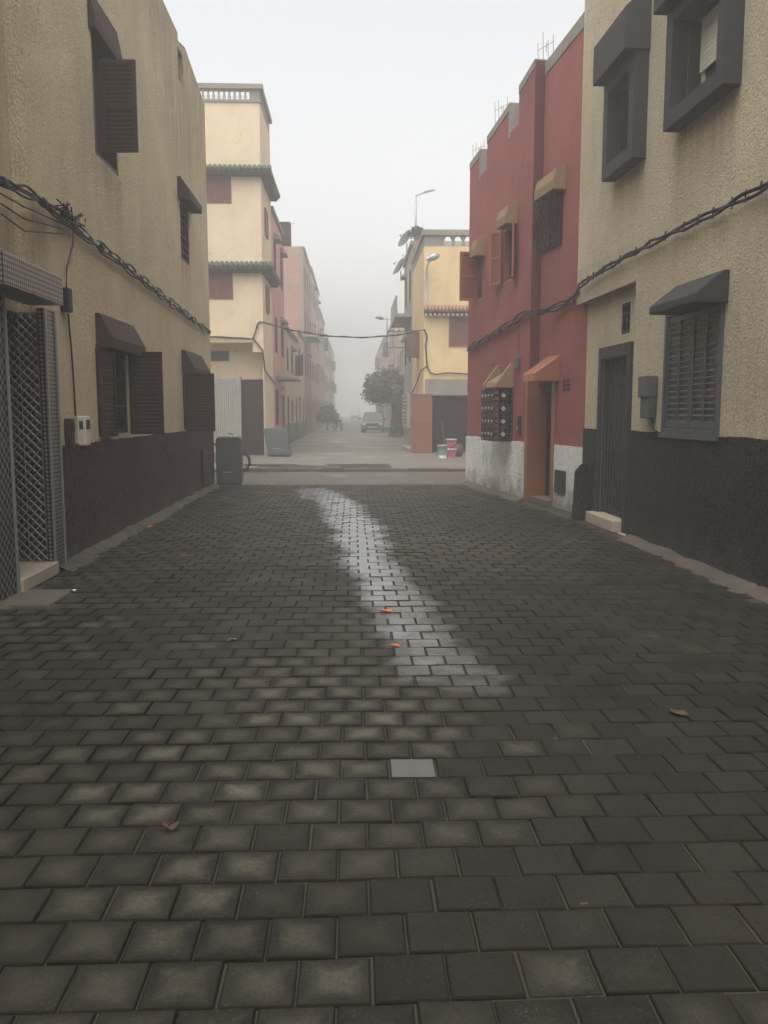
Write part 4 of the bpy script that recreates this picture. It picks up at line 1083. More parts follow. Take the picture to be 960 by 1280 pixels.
# near-black faces inside the garage, painting in its shade
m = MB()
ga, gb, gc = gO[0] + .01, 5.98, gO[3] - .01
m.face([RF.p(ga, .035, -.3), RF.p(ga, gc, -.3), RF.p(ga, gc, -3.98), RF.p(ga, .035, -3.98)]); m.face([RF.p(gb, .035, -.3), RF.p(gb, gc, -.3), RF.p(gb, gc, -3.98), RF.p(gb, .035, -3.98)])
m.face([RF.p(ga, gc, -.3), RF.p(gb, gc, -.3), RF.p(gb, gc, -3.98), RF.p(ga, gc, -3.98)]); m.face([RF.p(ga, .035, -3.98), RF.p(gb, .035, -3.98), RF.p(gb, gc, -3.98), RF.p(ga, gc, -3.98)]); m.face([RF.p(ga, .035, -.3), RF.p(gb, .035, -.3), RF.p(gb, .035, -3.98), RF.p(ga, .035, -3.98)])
build('garage_shade', m, M['interior'], H)
# side window boxes / slatted white grille on the side wall
m = MB(); z0, z1 = RF.z(529, 441), RF.z(529, 406)
m.box(RS, 2.0, 2.95, z0, z1, .0, .42); wn = build('window', m, M['brown_mid'], H); wn['label'] = 'projecting brown window box on the street side'
m = MB(); m.box(RS, .6, 3.2, .0, .17, 0, .55); build('doorstep', m, M['concrete'], H, bevel=.02)
# cable
t = thing('cable_bundle', pr3(534, 430), 'black cable looping down the right yellow house front', 'cable')
m = MB(); m.tube([pr3(529, 412), pr3(531, 413), pr3(534, 420), pr3(532, 432), pr3(533, 447), pr3(534, 458), pr3(538, 466), pr3(545, 468), pr3(560, 466), pr3(575, 467), pr3(595, 468)], .026, 6)
m.tube([pr3(533, 458), pr3(529.2, 461, .08), RS.p(.3, RF.z(529, 463), .08), RS.p(2, RF.z(529, 474), .08), RS.p(4.5, RF.z(529, 486), .08), RS.p(6, RF.z(529, 488), .08)], .026, 6)
build('main_cable', m, M['cable'], t)

# goods by the garage
def bucket(u, v, h, r, mat, label, lid=True):
    p = P(u, v, .03); t = thing('bucket', p, label, 'bucket', None)
    m = MB(); m.lathe(p, [(r * .8, 0), (r, h), (r * 1.06, h), (r * 1.06, h + .02)], 16); build('pail', m, M[mat], t)
    m = MB(); m.lathe(p, [(r * .90, h * .30), (r * .965, h * .62)], 16)
    for q in range(len(m.v)): m.v[q] = p + (m.v[q] - p) * 1.0 + V((m.v[q] - p).x * .03, (m.v[q] - p).y * .03, 0)
    build('label_band', m, M['teal_plastic'], t)
    if not lid: return t
    m = MB(); m.tube([p + V(math.cos(a_) * r * 1.06, -.02, h - math.sin(a_) * r * .9) for a_ in [i * math.pi / 8 for i in range(9)]], .006, 5); build('handle', m, M['galv'], t)
    return t
bucket(553, 572.5, .40, .17, 'white_plastic', 'white paint bucket with a teal band outside the garage')
def basket(u, v, z, r, h, mat, label):
    p = P(u, v, .03); p.z += z; t = thing('basket', p, label, 'basket')
    m = MB(); n_ = 22
    for i in range(n_):
        a_ = 2 * math.pi * i / n_; m.tube([p + V(math.cos(a_) * r * .75, math.sin(a_) * r * .75, 0), p + V(math.cos(a_) * r, math.sin(a_) * r, h)], .009, 4)
    for k in range(5):
        rr_ = r * (.75 + .25 * k / 4); m.tube([p + V(math.cos(2 * math.pi * i / 16) * rr_, math.sin(2 * math.pi * i / 16) * rr_, h * k / 4) for i in range(17)], .010, 4)
    m.lathe(p, [(r * .74, 0), (r * .74, .01)], 16)
    build('weave', m, M[mat], t); m = MB(); m.tube([p + V(math.cos(2 * math.pi * i / 20) * r * 1.02, math.sin(2 * math.pi * i / 20) * r * 1.02, h) for i in range(21)], .018, 6); build('rim', m, M['white_plastic'], t); return t
basket(563, 571.5, 0, .20, .26, 'pink_plastic', 'pink plastic basket on the ground in the garage mouth')
basket(564, 570, .32, .18, .24, 'pink_plastic', 'upper pink basket resting on a sack by the garage')
def sack(u, v, w_, h, mat, label, dz=0.0):
    p = P(u, v, .03); p.z += dz; m = MB(); seg, rings = 14, 8; rows = []
    for i in range(rings + 1):
        t_ = i / rings; rr_ = w_ * (math.sin(math.pi * (.12 + .76 * t_)) ** .6)
        rows.append([p + V(math.cos(2 * math.pi * j / seg) * rr_ * (1 + .18 * noise.noise(V(j * .9, i * .8, u))), math.sin(2 * math.pi * j / seg) * rr_ * .8 * (1 + .18 * noise.noise(V(i * .7, j, v))), h * t_) for j in range(seg)])
    for i in range(rings):
        for j in range(seg): m.face([rows[i][j], rows[i][(j + 1) % seg], rows[i + 1][(j + 1) % seg], rows[i + 1][j]], 0, True)
    m.face(rows[0]); m.face(rows[-1])
    o = build('sack', m, M[mat]); return tag(o, label, 'sack')
sack(564.5, 569.5, .22, .31, 'redwood', 'reddish lumpy sack under the upper pink basket')
sack(572, 571, .20, .42, 'dry_leaf', 'brown lumpy sack leaning near the red house corner')
t = thing('broom', P(556, 567, .03), 'broom propped upright in the open garage', 'broom')
p = P(556, 566, .03); m = MB(); m.tube([p + V(0, 0, .2), p + V(-.10, .12, 1.1)], .013, 6); build('handle', m, M['bark'], t)
m = MB(); m.prism([p + V(-.14, -.03, 0), p + V(.14, -.03, 0), p + V(.08, -.03, .25), p + V(-.08, -.03, .25)], V(0, .06, 0)); build('bristles', m, M['pink_plastic'], t)

# ------------------------------------------------------------------ ROW HOUSES further along
def row_house(name, label, side, b0, b1, h, mat, floors, wmat='brown', seed=0, depth=7.0, extras=None, dado=None, off=0.0, grp=None, door=True, ledge=True, blank=False):
    rnd = random.Random(seed)
    a = (A2 if side == 'L' else A3) + off
    fr = Fr(st(a, b0), T, side)
    H = thing(name, st(a, b0), label, 'house', grp)
    L = b1 - b0; holes = []; wins = []
    fh = (h - .6) / floors
    nW = max(1, int(L / 2.6))
    for f in range(1 if blank else 0, floors):
        for i in range(nW):
            c = L * (i + .5) / nW + rnd.uniform(-.15, .15); ww = rnd.uniform(.8, 1.1)
            if f == 0 and (i + seed) % 2 == 0 and door:
                holes.append((c - .5, c + .5, .03, 2.25, .2)); wins.append(('door', holes[-1]))
            else:
                zb = f * fh + 1.0; holes.append((c - ww / 2, c + ww / 2, zb, zb + min(1.35, fh - 1.3), .15)); wins.append(('window', holes[-1]))
    m = MB(); panel(m, fr, 0, L - .01, 0, h, holes, depth, roof=h - .6)
    build('wall', m, [M[mat], M['interior']], H)
    for kind, hl in wins:
        s0, s1, z0, z1, dp = hl
        m = MB()
        if kind == 'door':
            ring(m, fr, s0, s1, z0 - .04, z1, -.12, .01, .06); m.box(fr, s0 + .06, s1 - .06, z0, z1 - .06, -.12, -.08); build('door', m, M[rnd.choice(['brown', 'brown_mid', 'rust_door', 'shutter_grey'])], H)
        else:
            ring(m, fr, s0, s1, z0, z1, -.10, .015, .06); m.box(fr, (s0 + s1) / 2 - .025, (s0 + s1) / 2 + .025, z0 + .06, z1 - .06, -.1, -.04); wn = build('window', m, M[wmat], H)
            if rnd.random() < .06:
                wd = (s1 - s0) / 2; m = MB(); leaf(m, fr.p(s0, z0, .02), (fr.n * .95 + fr.d * -.3).normalized(), fr.d, wd, z1 - z0, slats=False); build('shutter', m, M[wmat], wn)
            else:
                m = MB(); grille(m, fr, s0 + .05, s1 - .05, z0 + .05, z1 - .05, .0, .012, 4, 4); build('grille', m, M['iron'], wn)
            if rnd.random() < .25:
                m = MB(); canopy(m, fr, s0 - .1, s1 + .1, z1 + .05, .06, .22, .25); build('window_hood', m, M['concrete'], H)
    if ledge:
        m = MB(); m.box(fr, 0.02, L - .03, h - .14, h + .02, .0, .09); build('cornice', m, M['concrete'], H)
    if dado:
        m = MB(); 
        xs = sorted([(hl[0] - .05, hl[1] + .05) for k_, hl in wins if k_ == 'door']); cur = .01
        for x0, x1 in xs: m.box(fr, cur, x0, 0, .95, -.01, .02); cur = x1
        m.box(fr, cur, L - .03, 0, .95, -.01, .02); build('dado', m, M[dado], H)
    return H, fr

M['green_dado'] = stucco('peeling_green_dado', (.16, .22, .16), grain=10, depth=.01, streak=.7, mottle_shade=.3, chip=(.30, .27, .20, 1), splash=.6)
b = B2 + 3.4
Hh, fr = row_house('pink_house', 'narrow pink house directly behind the tall yellow corner house', 'L', b, b + 5.6, 9.0, 'pink', 3, seed=1, depth=6)
m = MB(); canopy(m, fr, 1.0, 3.2, 2.75, .05, .15, .85); build('door_canopy', m, M['concrete'], Hh)
m = MB(); m.box(fr, 4.9, 5.5, 8.6, 9.5, -.5, .35); build('roof_tank', m, M['hood_brown'], Hh)
b += 5.6
row_house('cream_house', 'low cream house with peeling green base beyond the pink house', 'L', b, b + 8.4, 5.3, 'cream', 2, seed=2, dado='green_dado')
b += 8.4
row_house('cream_house', 'second low cream house, just before the bare brick building', 'L', b, b + 6.5, 5.9, 'cream', 2, seed=5, dado='green_dado')
b += 6.5
Hh, fr = row_house('brick_house', 'bare brick three-storey building rising over the low cream houses', 'L', b, b + 9, 11.4, 'brick', 4, seed=4, wmat='brown')
m = MB(); m.box(fr, .5, 5.5, 6.1, 6.25, 0, .8); m.box(fr, .5, 5.5, 6.25, 7.0, .72, .8); build('balcony', m, M['grey_wall'], Hh)
m = MB()
for zz in (3.2, 6.2, 9.0): m.box(fr, -.012, 0, zz, zz + .2, -6.8, -.1)
for oo2 in (-.1, -3.5, -6.8): m.box(fr, -.014, 0, .1, 11.2, oo2 - .1, oo2 + .1)
build('concrete_frame', m, M['concrete'], Hh)
b += 9
row_house('brick_house', 'taller hazy brick block behind the first brick building', 'L', b, b + 14, 11.7, 'rose', 4, seed=6)
b += 14
row_house('rose_house', 'faint rose coloured house far down the left side', 'L', b, b + 14, 10.5, 'rose', 3, seed=7)
b += 14
row_house('rose_house', 'misty farther house on the left, past the rose one', 'L', b, b + 16, 8.6, 'cream', 3, seed=8)
b += 16
row_house('rose_house', 'barely visible house at the far left end of the street', 'L', b, b + 30, 10.0, 'grey_wall', 3, seed=9)

b = B3 + 6.0
Hh, fr = row_house('grey_house', 'grey rendered house with roof plants behind the right yellow house', 'R', b, b + 6, 8.7, 'grey_wall', 3, seed=11, blank=True)
m = MB()
for i in range(9): m.box(fr, 1.3, 4.6, .85 + i * .165, .85 + i * .165 + .09, .02, .14)
m.box(fr, 1.25, 1.3, .8, 2.35, 0, .16); m.box(fr, 4.6, 4.65, .8, 2.35, 0, .16); build('louvre', m, M['white_plastic'], Hh)
m = MB(); m.box(fr, .5, 5.4, 5.6, 5.75, 0, .7); m.box(fr, .5, 5.4, 5.75, 6.5, .62, .7); build('balcony', m, M['grey_wall'], Hh)
b += 6
Hh, fr = row_house('rose_house', 'faded rose house with a jutting balcony on the right', 'R', b, b + 10, 9.6, 'rose', 3, seed=12, off=.9)
m = MB(); m.box(fr, 1, 6, 5.4, 5.55, 0, .8); m.box(fr, 1, 6, 5.55, 6.3, .72, .8); build('balcony', m, M['cream'], Hh)
b += 10
row_house('cream_house', 'low misty cream house behind the dark green tree', 'R', b, b + 14, 7.6, 'cream', 2, seed=13, dado='green_dado', off=.9)
b += 14
row_house('cream_house', 'hazy house far down the right side of the street', 'R', b, b + 20, 8.8, 'rose', 3, seed=14, off=.7)
b += 20
row_house('cream_house', 'barely visible house at the far right end of the street', 'R', b, b + 35, 9.0, 'grey_wall', 3, seed=15, off=.6)

# ------------------------------------------------------------------ street furniture and small things
def cabinet(loc, yaw, w_, d_, h, label, tilt=0.0):
    t = thing('grey_bin', loc, label, 'bin', 'grey cabinets by the crossing')
    c, s = math.cos(yaw), math.sin(yaw); X = V(c, s, 0); Y = V(-s, c, 0); Z = V(tilt * c, tilt * s, 1)
    m = MB(); o = loc - X * w_ / 2
    k = .05
    m.prism([o + Z * .05, o + X * w_ + Z * .05, o + X * (w_ - .0) + Z * (h - .06) , o + X * (w_ - k) + Z * h, o + X * k + Z * h, o + Z * (h - .06)], Y * d_); build('body', m, M['bin_grey'], t, bevel=.02)
    m = MB(); m.obox(o + X * .03 + Y * .03, X * (w_ - .06), Y * (d_ - .06), V(0, 0, .055)); build('plinth', m, M['iron'], t)
    m = MB(); m.obox(o + X * (w_ * .28) + Z * (h * .28) - Y * .006, X * (w_ * .36), Y * .006, V(0, 0, .02)); build('handle_slot', m, M['galv'], t)
    m = MB(); m.obox(o + X * .04 + Z * (h * .12) - Y * .004, X * (w_ - .08), Y * .005, V(0, 0, h * .80)); build('door', m, M['bin_grey'], t, bevel=.003)
    return t
p = P(286.5, 608, -.03)
cabinet(p, R(6), .53, .60, 1.04, 'upright dark grey bin standing at the left corner of the crossing')
p = P(349, 571, .03)
cabinet(p, R(-2), .75, .45, .95, 'grey slanted bin against the far left pavement', tilt=-.16)

def motorbike(loc, yaw, label, paint='red_plastic', grp=None):
    t = thing('motorbike', loc, label, 'motorbike', grp); c, s = math.cos(yaw), math.sin(yaw); X = V(c, s, 0); Y = V(-s, c, 0); Z = V(0, 0, 1)
    def q(x, y, z): return loc + X * x + Y * y + Z * z
    for x in (-.60, .62):
        m = MB(); m.tube([q(x + .25 * math.cos(i * math.pi / 10), 0, .29 + .25 * math.sin(i * math.pi / 10)) for i in range(21)], .04, 6); wh = build('wheel', m, M['rubber'], t)
        m = MB(); 
        for i in range(5): a_ = i * math.pi / 5; m.tube([q(x + .22 * math.cos(a_), 0, .29 + .22 * math.sin(a_)), q(x - .22 * math.cos(a_), 0, .29 - .22 * math.sin(a_))], .010, 4)
        build('rim', m, M['chrome'], wh)
    m = MB(); m.tube([q(.62, .05, .29), q(.48, .05, .75), q(.42, 0, .98)], .02, 6); m.tube([q(.62, -.05, .29), q(.48, -.05, .75), q(.42, 0, .98)], .02, 6); build('fork', m, M['chrome'], t)
    m = MB(); m.tube([q(.38, -.33, 1.02), q(.44, -.12, .98), q(.44, .12, .98), q(.38, .33, 1.02)], .016, 6); build('handlebar', m, M['iron'], t)
    m = MB(); m.prism([q(.40, -.13, .62), q(.05, -.13, .60), q(-.05, -.13, .78), q(.25, -.13, .90), q(.40, -.13, .86)], Y * .26); build('fuel_tank', m, M[paint], t, bevel=.04)
    m = MB(); m.prism([q(0, -.12, .72), q(-.70, -.12, .74), q(-.74, -.12, .82), q(-.3, -.12, .84), q(0, -.12, .79)], Y * .24); build('seat', m, M['rubber'], t, bevel=.03)
    m = MB(); m.prism([q(.30, -.12, .30), q(-.25, -.12, .28), q(-.2, -.12, .55), q(.28, -.12, .60)], Y * .24); m.tube([q(-.1, .14, .25), q(-.8, .16, .34)], .04, 7); build('engine', m, M['galv'], t, bevel=.02)
    m = MB(); m.prism([q(.52, -.09, .78), q(.48, -.09, .98), q(.60, -.07, .95), q(.62, -.07, .80)], Y * .17); build('headlight', m, M['lamp_glass'], t, bevel=.02)
    m = MB(); m.prism([q(-.3, -.1, .55), q(-.85, -.08, .60), q(-.88, -.08, .72), q(-.3, -.1, .70)], Y * .18); build('tail_fairing', m, M[paint], t, bevel=.02)
    return t
p = st(ab(P(266, 600))[0] - .35, ab(P(266, 592))[1] + .6, -.045)
mb0 = motorbike(p, R(15), 'red motorbike half hidden behind the left beige house corner')
p = P(423, 538, .03)
motorbike(p, R(70), 'dark motorbike parked far off on the left pavement', 'car_paint')

# distant dark awning shrub on the left
def tree(loc, name, label, cat, th, cr, centre_h, n, lean=V(0, 0, 0), lobes=7, seed=3, squash=.62):
    rnd = random.Random(seed); t = thing(name, loc, label, cat)
    m = MB(); top_ = loc + V(lean.x * .5, lean.y * .5, centre_h - cr * .25)
    mid = loc.lerp(top_, .5) + V(.05, .03, 0)
    m.tube([loc, loc.lerp(mid, .5) + V(.03, 0, 0), mid, top_], [th, th * .8, th * .72, th * .5], 9)
    centres = []
    for i in range(lobes):
        a_ = 2 * math.pi * i / lobes + rnd.uniform(-.3, .3); rr_ = cr * rnd.uniform(.45, .72)
        c = loc + lean + V(math.cos(a_) * rr_, math.sin(a_) * rr_, centre_h + rnd.uniform(-.35, .45) * cr * squash); centres.append((c, cr * rnd.uniform(.34, .5)))
        m.tube([top_ - V(0, 0, .2), top_.lerp(c, .5) + V(0, 0, .08), c], [th * .4, th * .25, th * .08], 6)
    centres.append((loc + lean + V(0, 0, centre_h + cr * .3), cr * .5)); centres.append((loc + lean + V(0, 0, centre_h), cr * .55))
    build('trunk', m, M['bark'], t)
    m = MB(); 
    for i in range(n):
        c, r_ = rnd.choice(centres); d = V(rnd.gauss(0, 1), rnd.gauss(0, 1), rnd.gauss(0, 1)).normalized(); rr_ = r_ * (rnd.random() ** .38) * rnd.choice((1, 1, 1, 1.2, 1.45))
        q = c + V(d.x * rr_, d.y * rr_, d.z * rr_ * squash * 1.25)
        a1 = V(rnd.gauss(0, 1), rnd.gauss(0, 1), rnd.gauss(0, .6)).normalized(); a2 = a1.cross(d + V(.01, .02, 0)).normalized(); L_ = rnd.uniform(.07, .17)
        m.face([q - a1 * L_, q + a2 * L_ * .45, q + a1 * L_, q - a2 * L_ * .45])
    build('crown', m, M['leaf'], t); return t
p = P(495, 546, .03)
tree(p, 'street_tree', 'dark green leaning tree beyond the parked car on the right', 'tree', .27, 1.45, 2.85, 15000, V(-.40, 0, .0), 9, 12, .72)
m = MB(); 
p = P(409, 538, .03); tree(p, 'street_tree', 'small dark bush-like tree against the far left houses', 'tree', .07, .75, 1.25, 3500, V(0, 0, 0), 6, 8, 1.1)
# ivy round the trunk base
rnd = random.Random(9); m = MB(); p = P(496, 546, .03)
for i in range(2600):
    h = rnd.random() ** 1.1 * 2.0; a_ = rnd.uniform(0, 6.28); r_ = (.30 + .22 * (1 - h / 2.0)) * rnd.random() ** .4 * 1.1
    q = p + V(.1 + math.cos(a_) * r_, math.sin(a_) * r_, h); a1 = V(rnd.gauss(0, 1), rnd.gauss(0, 1), rnd.gauss(0, 1)).normalized(); a2 = a1.cross(V(rnd.gauss(0, 1), 1, 0)).normalized(); L_ = rnd.uniform(.05, .09)
    m.face([q - a1 * L_, q + a2 * L_ * .5, q + a1 * L_, q - a2 * L_ * .5])
tag(build('ivy', m, M['leaf']), 'bushy ivy growing up round the leaning tree trunk', 'ivy')
# roof plants on the grey house
def plant(loc, label, r_=.35, n=420, seed=1, cat='plant'):
    rnd = random.Random(seed); t = thing('potted_plant', loc, label, cat)
    m = MB(); m.lathe(loc, [(.10, 0), (.15, .22), (.17, .24)], 10); build('pot', m, M['rust_door'], t)
    m = MB()
    for i in range(n):
        d = V(rnd.gauss(0, 1), rnd.gauss(0, 1), abs(rnd.gauss(.6, .8))).normalized(); q = loc + V(0, 0, .26) + d * r_ * rnd.random() ** .5; a1 = (d + V(rnd.gauss(0, .5), rnd.gauss(0, .5), 0)).normalized(); a2 = a1.cross(V(0, 1, .1)).normalized(); L_ = rnd.uniform(.06, .13)
        m.face([q - a1 * L_, q + a2 * L_ * .3, q + a1 * L_, q - a2 * L_ * .3])
    build('foliage', m, M['leaf'], t)
bG = B3 + 6
plant(st(A3 - .02 + .25, bG + .6, 8.72), 'bushy potted plant on the parapet nearest the yellow roof', .42, 300, 1)
def dish(loc, label, r_=.42, yaw=0.0):
    t = thing('satellite_dish', loc, label, 'satellite dish', 'satellite dishes on the right roofs'); m = MB(); m.tube([loc, loc + V(0, 0, .5)], .025, 6); build('mast', m, M['galv'], t)
    ax = (V(-math.cos(yaw), -math.sin(yaw), .55)).normalized(); e1 = ax.cross(V(0, 0, 1)).normalized(); e2 = ax.cross(e1); c = loc + V(0, 0, .62); m = MB(); rows = []
    for k in range(6):
        rr_ = r_ * k / 5; rows.append([c + e1 * math.cos(j * math.pi / 9) * rr_ + e2 * math.sin(j * math.pi / 9) * rr_ + ax * (.16 * (k / 5) ** 2) for j in range(18)])
    for k in range(5):
        for j in range(18): m.face([rows[k][j], rows[k][(j + 1) % 18], rows[k + 1][(j + 1) % 18], rows[k + 1][j]], 0, True)
    build('reflector', m, M['bin_grey'], t); m = MB(); f_ = c + ax * .42; m.tube([c - e2 * r_ * .9, f_], .01, 4); m.tube([f_, f_ - ax * .08], .03, 6); build('receiver', m, M['galv'], t)
dish(st(A3 - .15, bG + 1.6, 8.4), 'tilted satellite dish beside the roof plant on the grey house', .42, .5)
dish(st(A3 - .25, bG + 4.6, 7.7), 'satellite dish fixed to the far front edge of the grey house', .45, .3)
dish(st(A3 + .5, bG + 11, 9.2), 'small hazy satellite dish on the rose house roof', .4, .4)

# street lamps
def lamp_on_pole(base, h, arm, label, head=True):
    t = thing('street_lamp', base, label, 'street lamp'); m = MB(); m.tube([base, base + V(0, 0, h * .5), base + V(0, 0, h)], [.07, .05, .035], 8); build('pole', m, M['galv'], t)
    m = MB(); e = base + V(0, 0, h) + arm; m.tube([base + V(0, 0, h - .03), e], .025, 6); build('arm', m, M['galv'], t)
    m = MB(); d = arm.normalized(); m.prism([e - V(0, .08, .02), e + d * .5 - V(0, .05, .02), e + d * .5 + V(0, -.05, .03), e + V(0, -.08, .07)], V(0, .16, 0)); build('lamp_head', m, M['galv'], t, bevel=.01); return t
pz = ab(P(519, 552, .03)); 
q = st(A3 + .35, B3 + 7.2); hL = None
# height read from where its top shows
def z_at(b, v, u): 
    r = ray(u, v); t_ = b / r.dot(T); return (C0 + r * t_).z
zt_ = z_at(B3 + 8, 244, 521); base = C0 + ray(519.5, 310) * ((B3 + 8) / ray(519.5, 310).dot(T)); base.z = 8.1
lamp_on_pole(base, zt_ - 8.1, RR * .35 + V(0, 0, .10), 'tall thin street lamp rising over the grey house roof')
t = thing('wall_lamp', RF.p(.25, RF.z(533, 380), .05), 'pale wall lamp on a curved bracket on the right yellow house', 'wall lamp')
m = MB(); m.tube([pr3(533, 379, .05), pr3(533, 345, .06), pr3(534, 332, .10), pr3(537, 326, .3), pr3(540, 323, .5)], .024, 7); build('bracket', m, M['galv'], t)
c = pr3(541, 321.5, .55); m = MB(); d = (RR + V(0, 0, .35)).normalized()
m.tube([c - d * .24, c - d * .12, c + d * .08, c + d * .24], [.05, .11, .13, .06], 10); build('lamp_head', m, M['galv'], t)
for i, (side, bb, z, ln, lb) in enumerate((('L', 57, 6.3, .8, 'wall lamp on a long arm on the brick building'), ('R', 52, 6.9, .7, 'wall lamp sticking out from the rose house on the right'))):
    a = A2 if side == 'L' else A3; sg = 1 if side == 'L' else -1; p = st(a, bb, z)
    t = thing('wall_lamp', p, lb, 'wall lamp'); m = MB(); m.tube([p, p + RR * sg * ln * .6 + V(0, 0, .12), p + RR * sg * ln + V(0, 0, .15)], .025, 6); build('bracket', m, M['galv'], t)
    e = p + RR * sg * ln + V(0, 0, .15); m = MB(); m.tube([e, e + RR * sg * .18 + V(0, 0, .03), e + RR * sg * .5 + V(0, 0, .08)], [.05, .11, .05], 8); build('lamp_head', m, M['bin_grey'], t)
def antenna(p, h, label, sp=.5):
    t = thing('antenna', p, label, 'antenna'); m = MB(); m.tube([p, p + V(0, 0, h)], .018, 5); build('mast', m, M['galv'], t)
    m = MB(); m.tube([p + V(-sp, 0, h - .05), p + V(sp, 0, h)], .012, 4)
    for k in range(5): x = -sp + 2 * sp * k / 4; m.tube([p + V(x, -.2, h - .05 + .05 * k / 4), p + V(x, .2, h - .05 + .05 * k / 4)], .009, 4)
    build('aerial', m, M['galv'], t)
antenna(st(A2 - .9, B2 + 25.2, 11.0), 2.0, 'thin roof aerial on the brick building', .35)
antenna(st(A2 - .6, 95, 9.9), 2.6, 'faint aerial on the far left roofs', .45)
antenna(st(A3 + .5, 47, 7.8), 1.4, 'roof aerial on the right rose house', .35)
t = thing('sign_frame', st(A3, B3 + 9.5, 4.6), 'empty rusty metal frame jutting from the right houses', 'sign frame')
a0 = st(A3, B3 + 9.5, 4.5); m = MB(); e = a0 - RR * .95
m.tube([a0, e], .02, 5); m.tube([e, e + V(0, 0, 1.1)], .02, 5); m.tube([e + V(0, 0, .75), a0 + V(0, 0, .75)], .018, 5); m.tube([e + V(0, 0, 1.4), e], .014, 5); build('frame', m, M['iron'], t)

# parked car, seen from the front
def car(loc, yaw, paint, label, name='parked_car', L_=3.7, W=1.56, Hh=1.40, cat='car'):
    t = thing(name, loc, label, cat); c, s = math.cos(yaw), math.sin(yaw); X = V(c, s, 0); Y = V(-s, c, 0); Z = V(0, 0, 1)   # X across, Y rearwards
    def q(x, y, z): return loc + X * x + Y * y + Z * z
    def loft(secs, mi=0):
        m = MB(); n_ = len(secs[0])
        for a_, b_ in zip(secs, secs[1:]):
            for i in range(n_): m.face([a_[i], a_[(i + 1) % n_], b_[(i + 1) % n_], b_[i]], mi)
        m.face(secs[0]); m.face(secs[-1]); return m
    hw = W / 2
    def sec(y, zb, zt_, wt, wb=None):
        wb = wb or hw
        return [q(-wb * .96, y, zb), q(wb * .96, y, zb), q(wb, y, zb + (zt_ - zb) * .35), q(wb * .99, y, zb + (zt_ - zb) * .75), q(wt, y, zt_), q(-wt, y, zt_), q(-wb * .99, y, zb + (zt_ - zb) * .75), q(-wb, y, zb + (zt_ - zb) * .35)]
    m = loft([sec(0, .28, .66, hw * .80, hw * .93), sec(.12, .20, .76, hw * .88), sec(.5, .18, .84, hw * .90), sec(1.05, .18, .92, hw * .92), sec(2.6, .18, .94, hw * .93), sec(3.4, .2, .92, hw * .92), sec(L_ - .05, .25, .86, hw * .88), sec(L_, .34, .75, hw * .82, hw * .94)])
    build('body', m, M[paint], t, bevel=.02)
    cab = lambda y, z, w_: [q(-w_, y, z), q(w_, y, z)]
    g0 = [q(-hw * .88, .98, .90), q(hw * .88, .98, .90), q(hw * .72, 1.62, Hh - .03), q(-hw * .72, 1.62, Hh - .03)]
    m = MB(); m.face([q(-hw * .74, 1.60, Hh - .04), q(hw * .74, 1.60, Hh - .04), q(hw * .70, 3.0, Hh - .03), q(-hw * .70, 3.0, Hh - .03)])
    m.prism([q(-hw * .74, 1.60, Hh - .05), q(hw * .74, 1.60, Hh - .05), q(hw * .70, 3.05, Hh - .04), q(-hw * .70, 3.05, Hh - .04)], Z * .05)
    for sg in (-1, 1):
        m.tube([q(sg * hw * .90, .96, .90), q(sg * hw * .74, 1.62, Hh - .02)], .035, 6); m.tube([q(sg * hw * .91, 2.3, .92), q(sg * hw * .73, 2.25, Hh - .02)], .035, 6); m.tube([q(sg * hw * .9, L_ - .15, .90), q(sg * hw * .72, 3.05, Hh - .02)], .05, 6)
    build('roof', m, M[paint], t, bevel=.01)
    m = MB(); m.face(g0); build('windscreen', m, M['windscreen'], t)
    m = MB()
    for sg in (-1, 1): m.face([q(sg * hw * .90, 1.0, .91), q(sg * hw * .90, L_ - .2, .90), q(sg * hw * .72, 3.05, Hh - .04), q(sg * hw * .74, 1.62, Hh - .04)])
    m.face([q(-hw * .85, L_ - .12, .88), q(hw * .85, L_ - .12, .88), q(hw * .7, 3.06, Hh - .04), q(-hw * .7, 3.06, Hh - .04)]); build('side_glass', m, M['pane'], t)
    m = MB(); m.obox(q(-hw * .52, -.012, .52), X * hw * 1.04, Y * .03, Z * .13)
    for k in range(4): m.obox(q(-hw * .52, -.02, .535 + k * .03), X * hw * 1.04, Y * .01, Z * .010)
    build('radiator_grille', m, M['iron'], t)
    for sg in (-1, 1):
        m = MB(); x0 = sg * hw * .56 if sg > 0 else -hw * .88; m.obox(q(x0, -.015, .53), X * hw * .32, Y * .06, Z * .13); build('headlight', m, M['lamp_glass'], t, bevel=.015)
        m = MB(); m.obox(q(sg * (hw + .03) - (.16 if sg < 0 else 0), 1.12, .92), X * .16, Y * .08, Z * .11); build('wing_mirror', m, M['iron'], t, bevel=.02)
        for y in (.72, L_ - .72):
            cc = q(sg * (hw - .10), y, .28); m = MB(); m.tube([cc - X * sg * .09, cc - X * sg * .08, cc + X * sg * .08, cc + X * sg * .09], [.24, .28, .28, .24], 20); wh = build('wheel', m, M['rubber'], t)
            m = MB(); m.tube([cc + X * sg * .085, cc + X * sg * .10], [.17, .15], 14); build('rim', m, M['galv'], wh)
    m = MB(); m.obox(q(-hw * .98, -.07, .30), X * hw * 1.96, Y * .16, Z * .15); build('bumper', m, M['bin_grey'], t, bevel=.03)
    m = MB(); m.obox(q(-.26, -.085, .33), X * .52, Y * .014, Z * .10); build('number_plate', m, M['white_plastic'], t)
    return t
M['windscreen'] = plain('windscreen_glass', (.04, .05, .055), .25, 0, var=.05)
p = P(465.5, 541, .03)
car(p, R(-1.5), 'car_paint', 'dark grey hatchback parked facing the camera down the street', L_=3.75, W=1.62, Hh=1.42)
p = P(444, 524.5, .03)
